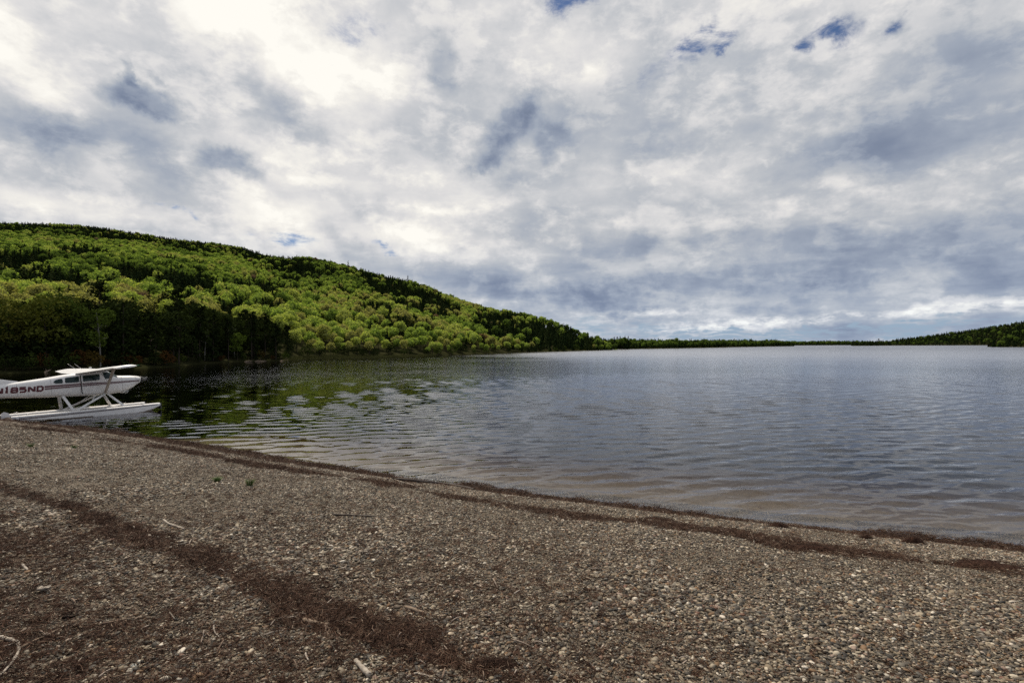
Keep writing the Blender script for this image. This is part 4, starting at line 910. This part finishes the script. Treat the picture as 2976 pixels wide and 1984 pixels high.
def frame_of(poly, w):
    c = Vector((sum(p[0] for p in poly)/len(poly), sum(p[1] for p in poly)/len(poly))); return [tuple(c+(Vector(p)-c)*(1+w/(Vector(p)-c).length)) for p in poly]
DOORP = rounded([(-1.40, -.08), (-1.38, -1.17), (-.30, -1.27), (-.06, -.70), (-.22, -.50), (-.42, -.08)], .10)
W1 = rounded([(-1.32, -.12), (-1.33, -.47), (-.52, -.45), (-.50, -.11)], .06); W2 = rounded([(-2.12, -.16), (-2.14, -.46), (-1.50, -.48), (-1.49, -.12)], .06); W3 = rounded([(-2.66, -.37), (-2.54, -.23), (-2.24, -.18), (-2.23, -.46), (-2.54, -.45)], .07)
WS = rounded([(-.34, -.03), (-.26, -.44), (-.02, -.41), (.22, -.30), (.08, -.13), (.02, -.03)], .04)
for side in (-1, 1):
    patch([(x-.03*(x < -1.2), z) for x, z in frame_of(DOORP, .022)], side, .003, M_GAP, 'door_gap')
    door = patch(DOORP, side, .012, M_WHITE, 'door', thick=.008)
    for w_, par in ((W1, door), (W2, plane), (W3, plane), (WS, plane)):
        o_ = .012 if par is door else 0
        fr = patch(frame_of(w_, .018), side, o_+.004, M_WHITE, 'window_frame', par)
        patch(w_, side, o_+.008, M_GLASS, 'window' if w_ is not WS else 'windshield_side', par)
    hb = MB(); a = side_pt(-1.28, -.62, side, .03); b_ = side_pt(-1.16, -.62, side, .03); hb.tube([a, b_], .010, 6); obj('door_handle', hb.mesh('door_handle', M_METAL), door)
    # stripes: two broad and two hairlines, narrowing to the nose, broken where the door leaves a seam
    def zs(x, u): return np.interp(x, (-3.03, -1.44, -.02, 1.58), ((-.50, -.54, -.62, -.69) if u == 0 else (-.765, -.765, -.775, -.775)))
    for (a_, b2, nm) in ((.00, .03, 'pinstripe'), (.10, .44, 'stripe'), (.56, .84, 'stripe'), (.94, .98, 'pinstripe')):
        for (xa, xb, o2) in ((-3.03, -1.43, .004), (-1.37, -.125, .017), (-.08, 1.57, .004)):
            xx = np.linspace(xa, xb, 8); top = [(x, zs(x, 0)+(zs(x, 1)-zs(x, 0))*a_) for x in xx]; bot = [(x, zs(x, 0)+(zs(x, 1)-zs(x, 0))*b2) for x in xx]
            patch(top+bot[::-1], side, o2, M_MAROON, nm, step=.12)
# windshield over the top of the cowl
mb = MB(); mb.grid([[body_pt(x, th, .007) for th in np.linspace(math.radians(38), math.radians(142), 25)] for x in np.linspace(.40, .03, 9)])
auto(obj('windshield', mb.mesh('windshield', M_GLASS), plane), 60)
mb = MB(); mb.grid([[body_pt(x, th, .012) for th in np.linspace(math.radians(88.4), math.radians(91.6), 3)] for x in np.linspace(.41, .02, 9)]); obj('windshield_post', mb.mesh('windshield_post', M_WHITE), plane)
for side in (-1, 1):
    for (xa, za, xb, zb) in ((.62, -.36, .62, -1.30), (1.36, -.44, 1.38, -1.08), (.62, -.95, 1.55, -.88), (-2.75, -.12, -2.75, -1.16), (-4.15, -.22, -4.15, -1.02), (-1.46, -.1, -1.46, -1.28)):
        n_ = 12; L_ = [(xa+(xb-xa)*k/n_, za+(zb-za)*k/n_) for k in range(n_+1)]; w_ = .005; vert = abs(xb-xa) < .1
        patch([(x+(w_ if vert else 0), z+(0 if vert else w_)) for x, z in L_]+[(x-(w_ if vert else 0), z-(0 if vert else w_)) for x, z in L_[::-1]], side, .003, M_SEAM, 'panel_seam', step=.3)
# registration letters, drawn as mitred ribbons
def ribbon(path, w, closed=False):
    P = [Vector(p) for p in path]; n = len(P); L = []; R = []
    for i in range(n):
        if closed or 0 < i < n-1: d0 = (P[i]-P[i-1]).normalized(); d1 = (P[(i+1) % n]-P[i]).normalized()
        elif i == 0: d0 = d1 = (P[1]-P[0]).normalized()
        else: d0 = d1 = (P[-1]-P[-2]).normalized()
        n0 = Vector((-d0.y, d0.x)); n1 = Vector((-d1.y, d1.x)); m_ = (n0+n1); m_ = m_.normalized() if m_.length > .2 else n0; k = min(1/max(m_.dot(n1), .3), 2.2)
        L.append(P[i]+m_*w*k); R.append(P[i]-m_*w*k)
    q = []
    for i in range(n if closed else n-1): j = (i+1) % n; q.append([L[i], L[j], R[j], R[i]])
    return q
GL = {'N': [([(.08, 0), (.08, 1)], 0), ([(.92, 0), (.92, 1)], 0), ([(.17, .88), (.83, .12)], 0)],
      '1': [([(.28, .80), (.5, .90), (.5, 0)], 0)],
      '8': [([(.24, .92), (.76, .92), (.90, .80), (.90, .64), (.76, .52), (.24, .52), (.10, .64), (.10, .80)], 1), ([(.24, .50), (.76, .50), (.92, .38), (.92, .20), (.78, .08), (.22, .08), (.08, .20), (.08, .38)], 1)],
      '5': [([(.92, .92), (.12, .92), (.12, .58), (.76, .58), (.91, .46), (.91, .20), (.76, .08), (.06, .08)], 0)],
      'D': [([(.10, .92), (.70, .92), (.91, .74), (.91, .26), (.70, .08), (.10, .08)], 1)]}
LET = [('N', -5.02, .33), ('1', -4.66, .20), ('8', -4.42, .32), ('5', -4.08, .32), ('N', -3.73, .33), ('D', -3.38, .32)]
for side in (-1, 1):
    for ch, x0, wd in LET:
        import bmesh
        bm = bmesh.new()
        for li, (path, cl) in enumerate(GL[ch]):
            for qd in ribbon([(.5+(a-.5)*.84, .5+(b-.5)*.84) for a, b in path], .25 if ch == '1' else .14, bool(cl)):
                f = bm.faces.new([bm.verts.new((p.x, p.y, .0008*li)) for p in qd])
        for v_ in np.arange(.1, 1, .1):
            bmesh.ops.bisect_plane(bm, geom=bm.verts[:]+bm.edges[:]+bm.faces[:], plane_co=(0, v_, 0), plane_no=(0, 1, 0)); bmesh.ops.bisect_plane(bm, geom=bm.verts[:]+bm.edges[:]+bm.faces[:], plane_co=(v_, 0, 0), plane_no=(1, 0, 0))
        for v in bm.verts:
            u = v.co.x; 
            x = x0+(u+.12*(v.co.y-.5))*wd if side < 0 else (-8.07-x0)-(u+.12*(v.co.y-.5))*wd
            zb = np.interp(x, (-5, -3.05), (-.745, -.83)); v.co = side_pt(x, float(zb)+v.co.y*.345, side, .004+v.co.z)
        me = bpy.data.meshes.new('letter'); bm.to_mesh(me); bm.free(); me.materials.append(M_MAROON); obj('registration_letter', me, plane)
# cowl, spinner, propeller
mb = MB(); mb.grid([[Vector((x, r*math.cos(a), -.635+r*math.sin(a))) for a in np.linspace(0, 2*math.pi, 25)[:-1]] for x, r in ((1.70, .17), (1.76, .165), (1.82, .145), (1.92, .105), (2.00, .06), (2.04, .012))], True, True, True)
sp = obj('spinner', mb.mesh('spinner', M_BLACK, True), plane)
pr = empty('propeller'); pr.parent = plane; pr.location = (1.80, 0, -.635)
for s in (-1, 1):
    mb = MB(); rows = []
    for q in np.linspace(0, 1, 12):
        y = s*(.10+.92*q); ch = .075*(1+.9*math.sin(q*2.4)) * (1 if q < .93 else .6); tw = math.radians(62-48*q); rows.append([Vector((ch*math.cos(a)*math.sin(tw)*.9 + .012*math.sin(a)*math.cos(tw), y, ch*math.cos(a)*math.cos(tw)-.012*math.sin(a)*math.sin(tw)))*1 for a in np.linspace(0, 2*math.pi, 11)[:-1]])
    mb.grid(rows, True, True, True); obj('blade', mb.mesh('blade', M_BLACK, True), pr)
for s in (-1, 1):
    mb = MB(); mb.box((1.67, s*.20, -.60), (.045, .09, .05)); obj('air_intake', mb.mesh('air_intake', M_BLACK), plane)
mb = MB(); mb.tube([(1.0, -.18, -1.27), (.95, -.18, -1.40), (.82, -.18, -1.46)], .028, 8); obj('exhaust_pipe', mb.mesh('exhaust_pipe', M_METAL, True), plane)
mb = MB(); mb.grid([[Vector((x, y, z)) for y in (-.30, .30)] for x, z in ((1.05, -1.275), (.72, -1.42), (.70, -1.36))]); obj('cowl_flap', mb.mesh('cowl_flap', M_WHITE, fix=False), plane)
# wing
def foil(c0, c1, n=12):
    up = lambda u: .6*(.2969*math.sqrt(max(u, 0))-.126*u-.3516*u*u+.2843*u**3-.1015*u**4)*1.0+.035*math.sin(math.pi*u)**1.0*.8
    lo = lambda u: -.6*(.2969*math.sqrt(max(u, 0))-.126*u-.3516*u*u+.2843*u**3-.1015*u**4)*.62+.02*math.sin(math.pi*u)
    us = [c0+(c1-c0)*(1-math.cos(math.pi*k/n))/2 if c0 == 0 else c0+(c1-c0)*k/n for k in range(n+1)]
    return [(u, up(u)) for u in us[::-1]]+[(u, lo(u)) for u in (us[1:] if c0 == 0 else us)]
def wing_sec(y):
    a = abs(y); ch = 1.63 if a < 2.6 else 1.63-(a-2.6)/2.75*.50; le = .03-(0 if a < 2.6 else (a-2.6)*.055); z = .10+a*.030; tw = math.radians(2.2-1.2*max(0, a-2.6)/2.8); return ch, le, z, tw
def wing_part(y0, y1, c0, c1, name, parent, mat=M_WHITE, tip=False, n=8, defl=0, scale_th=1):
    mb = MB(); rows = []
    for y in np.linspace(y0, y1, n):
        ch, le, z, tw = wing_sec(y); r = []
        for u, v in foil(c0, c1, 12 if c0 == 0 else 4):
            X_ = -u*ch; Z_ = v*ch
            if defl: dx = -(u-c0)*ch; Z_ += dx*math.tan(defl)
            r.append(Vector((le+X_*math.cos(tw)-Z_*0, y, z+Z_+X_*math.sin(tw))))
        rows.append(r)
    if tip:
        sg = 1 if y1 > 0 else -1
        for k, (dy, sc_, dz) in enumerate(((.05, .97, -.004), (.10, .90, -.02), (.14, .78, -.045), (.16, .60, -.07))):
            base = rows[n-1]; cx = sum(p.x for p in base)/len(base); cz = sum(p.z for p in base)/len(base)-.02
            rows.append([Vector((cx+(p.x-cx)*sc_, y1+sg*dy, cz+(p.z-cz)*sc_*.9+dz*.6)) for p in base])
    mb.grid(rows, True, True, True); return auto(obj(name, mb.mesh(name, mat), parent), 40)
for s in (-1, 1):
    w = wing_part(0.0 if s > 0 else -.002, s*5.28, 0, .735, 'wing', plane, n=16)
    wing_part(s*.62, s*2.85, .745, 1.0, 'flap', w, n=6, defl=math.radians(1)); wing_part(s*2.87, s*5.0, .745, 1.0, 'aileron', w, n=6, defl=math.radians(-1 if s > 0 else 1))
    wing_part(s*5.02, s*5.28, .735, 1.0, 'wing_tip', w, n=3); wing_part(s*5.285, s*5.34, 0, 1.0, 'wing_tip', w, tip=True, n=3)
    if s > 0: wing_part(-.60, .60, .735, 1.0, 'wing_centre', plane, n=5)
    # wing strut
    a = Vector((-.30, s*.56, -1.28)); ch, le, z, tw = wing_sec(s*2.75); b_ = Vector((-.42, s*2.75, z-.02)); mb = MB(); rows = []
    for q in np.linspace(0, 1, 6): p = a.lerp(b_, q); rows.append([p+Vector((.085*math.cos(t_), 0, 0))+Vector((0, .55, .83))*(.026*math.sin(t_)) for t_ in np.linspace(0, 2*math.pi, 13)[:-1]])
    mb.grid(rows, True, True, True); obj('wing_strut', mb.mesh('wing_strut', M_STRUT, True), plane)
    ml = MB(); ml.box((-.06, s*5.36, z+.10), (.05, .03, .02)); obj('tip_light', ml.mesh('tip_light', bsdf('light_lens', (.3, .02, .02) if s > 0 else (.02, .2, .06), .2)), plane)
# tail
mb = MB(); rows = []
for (z, xl, xt, th) in ((-.30, -3.75, -5.95, .035), (-.12, -4.1, -5.95, .045), (.05, -4.75, -6.0, .05), (.25, -4.98, -6.0, .05), (.7, -5.22, -5.98, .045), (1.1, -5.42, -5.95, .035), (1.25, -5.58, -5.9, .015)):
    rows.append([Vector((xl+(xt-xl)*(1-math.cos(t_))/2, th*math.sin(t_), z)) for t_ in np.linspace(0, 2*math.pi, 15)[:-1]])
mb.grid(rows, True, True, True); fin = auto(obj('tail_fin', mb.mesh('tail_fin', M_WHITE), plane), 50)
for s in (-1, 1):
    mb = MB(); rows = [[Vector((xl+(xt-xl)*(1-math.cos(t_))/2, s*y, -.36+.03*math.sin(t_))) for t_ in np.linspace(0, 2*math.pi, 13)[:-1]] for y, xl, xt in ((.05, -5.0, -6.0), (.6, -5.12, -6.0), (1.2, -5.26, -5.98), (1.62, -5.42, -5.92))]
    mb.grid(rows, True, True, True); auto(obj('tailplane', mb.mesh('tailplane', M_WHITE), plane), 50)
# whip antennas
for x in (-1.30, -1.02):
    ch, le, z, tw = wing_sec(.6); mb = MB(); mb.tube([(x, .6, z+.13), (x-.12, .6, z+.27), (x-.36, .6, z+.52)], [.010, .007, .004], 6); obj('whip_antenna', mb.mesh('whip_antenna', M_WHITE, True), plane)
mb = MB(); mb.box((-.75, .1, .33), (.06, .02, .03)); obj('beacon_base', mb.mesh('beacon_base', M_WHITE), plane)
# floats
FST = [(-4.66, .10, .14, .10), (-4.4, .20, .19, .16), (-3.6, .29, .27, .30), (-2.6, .35, .33, .43), (-1.25, .37, .36, .53), (-1.20, .37, .43, .63), (-.2, .37, .45, .68), (.8, .36, .44, .67), (1.3, .34, .40, .60), (1.7, .30, .31, .47), (2.0, .27, .22, .31), (2.18, .24, .16, .21), (2.26, .22, .13, .16)]
def fdeck(x): return -1.985-.042*(x+4.6)
for s in (-1, 1):
    yc = s*1.25; fe = empty('float'); fe.parent = plane; fe.location = (0, 0, 0); fe['label'] = 'white float with dark pinstripes, on the side nearest the camera' if s < 0 else 'white float on the far side of the seaplane'
    mb = MB(); rows = []
    for x, hw, ch, kl in FST:
        d = fdeck(x); rows.append([Vector((x, yc+a, d+b)) for a, b in ((0, .035), (hw*.55, .03), (hw*.92, 0), (hw, -.045), (hw, -ch*.6), (hw*.98, -ch), (hw*.5, -(ch+kl)/2-.01), (0, -kl), (-hw*.5, -(ch+kl)/2-.01), (-hw*.98, -ch), (-hw, -ch*.6), (-hw, -.045), (-hw*.92, 0), (-hw*.55, .03))])
    mb.grid(rows, True, True, True); auto(obj('hull', mb.mesh('hull', M_WHITE), fe), 30)
    mb = MB(); mb.grid([[Vector((x, yc+a, fdeck(x)+.040-(.004 if abs(a) > .1 else 0))) for a in (-hw*.5, 0, hw*.5)] for x, hw, ch, kl in FST[1:-3]]); obj('deck_walkway', mb.mesh('deck_walkway', M_DECK), fe)
    def fhw(x): return float(np.interp(x, [f[0] for f in FST], [f[1] for f in FST]))
    for sd_ in (-1, 1):
        for a_, b2 in ((.060, .085), (.105, .150)):
            mb = MB(); mb.grid([[Vector((x, yc+sd_*(fhw(x)+.004), fdeck(x)-u*float(np.interp(x, (-4.6, 0, 2.1), (1.25, .9, .55))))) for u in (a_, b2)] for x in np.linspace(-4.6, 2.1, 30)]); obj('float_stripe', mb.mesh('float_stripe', M_STRIPE, fix=False), fe)
    mb = MB(); mb.grid([[Vector((2.26+.13*math.cos(t_), yc+.16*math.sin(t_)*1.0, fdeck(2.26)+z)) for t_ in np.linspace(-math.pi/2, math.pi/2, 9)] for z in (.04, -.04, -.14, -.26, -.36)]); mb.box((2.25, yc, fdeck(2.26)-.12), (.03, .13, .15)); obj('bow_bumper', mb.mesh('bow_bumper', M_BLACK, True), fe)
    # water rudder, drawn up
    mb = MB(); P_ = [(-4.66, .06), (-4.74, .22), (-4.90, .30), (-5.02, .22), (-5.06, -.12), (-4.72, -.12)]
    R_ = [[Vector((x, yc+w_, fdeck(-4.7)+z)) for x, z in P_] for w_ in (-.012, .012)]; mb.grid(R_, True, True, True); obj('water_rudder', mb.mesh('water_rudder', M_WHITE, False), fe)
    mb = MB(); mb.box((-4.68, yc, fdeck(-4.68)-.08), (.03, .07, .07)); obj('rudder_hinge', mb.mesh('rudder_hinge', M_BLACK), fe)
    for x in (-4.0, 1.2):
        mb = MB(); mb.tube([(x-.09, yc, fdeck(x)+.09), (x+.09, yc, fdeck(x)+.09)], .013, 6); mb.tube([(x, yc, fdeck(x)+.02), (x, yc, fdeck(x)+.09)], .013, 6); obj('cleat', mb.mesh('cleat', M_METAL, True), fe)
    for x in (-3.1, -.6): mb = MB(); mb.tube([(x, yc+.14, fdeck(x)+.03), (x, yc+.14, fdeck(x)+.06)], .05, 10); obj('hatch_cap', mb.mesh('hatch_cap', M_WHITE), fe)
    # legs
    def leg(a, b2, w, t_, nm='float_leg'):
        a = Vector(a); b2 = Vector(b2); d = (b2-a).normalized(); u = Vector((1, 0, 0)); u = (u-d*u.dot(d)).normalized(); v = d.cross(u); mb = MB()
        mb.grid([[a.lerp(b2, q)+u*w*math.cos(k)+v*t_*math.sin(k) for k in np.linspace(0, 2*math.pi, 13)[:-1]] for q in (0, .5, 1)], True, True, True); obj(nm, mb.mesh(nm, M_WHITE, True), plane)
    leg((-2.26, s*.40, -1.20), (-2.02, yc-s*.05, fdeck(-2.02)+.02), .075, .035); leg((-.30, s*.45, -1.34), (-1.86, yc-s*.05, fdeck(-1.9)+.02), .07, .032, 'float_brace'); leg((-.14, s*.45, -1.36), (.42, yc-s*.05, fdeck(.4)+.02), .07, .034)
    for x in (-2.0, .42, -1.85): mb = MB(); mb.tube([(x, yc-s*.05, fdeck(x)+.02), (x, yc-s*.05, fdeck(x)+.055)], .11, 12); obj('leg_fairing', mb.mesh('leg_fairing', M_WHITE), plane)
    leg((-.75, s*.5, -1.34), (-1.2, yc-s*.2, fdeck(-1)+.35), .02, .012, 'step'); 
for x in (-2.0, .42):
    mb = MB(); mb.tube([(x, -.95, fdeck(x)-.06), (x, .95, fdeck(x)-.06)], .045, 8); obj('spreader_bar', mb.mesh('spreader_bar', M_WHITE, True), plane)
for a_, b2 in (((-2.2, .38, -1.22), (-2.0, -1.1, -2.08)), ((-2.2, -.38, -1.22), (-2.0, 1.1, -2.08))):
    mb = MB(); mb.tube([a_, b2], .008, 5); obj('brace_wire', mb.mesh('brace_wire', M_METAL), plane)
# things inside the cabin window: a seat back
print('objects', len(bpy.data.objects))

# trees and shrubs that would read alike are told apart by their order from left to right
ORD = ['leftmost', 'second', 'third', 'fourth', 'fifth', 'sixth', 'seventh', 'eighth', 'ninth', 'tenth', 'eleventh', 'twelfth']
same = {}
for o in COL.objects:
    if o.parent is None and 'label' in o and 'group' in o: same.setdefault(o['label'], []).append(o)
for lab, lst in same.items():
    if 1 < len(lst):
        lst.sort(key=lambda o: o.location.x/o.location.y)
        for i, o in enumerate(lst):
            pre = 'leftmost' if i == 0 else 'rightmost' if i == len(lst)-1 else (ORD[i]+' from left' if i < 12 else None)
            if pre: o['label'] = pre+' '+lab
            if len(o['label'].split()) > 16: o['label'] = ' '.join(o['label'].replace('of the dark stand', 'of the stand').replace('at the left edge, beyond the seaplane tail', 'beyond the seaplane tail').split()[:16])
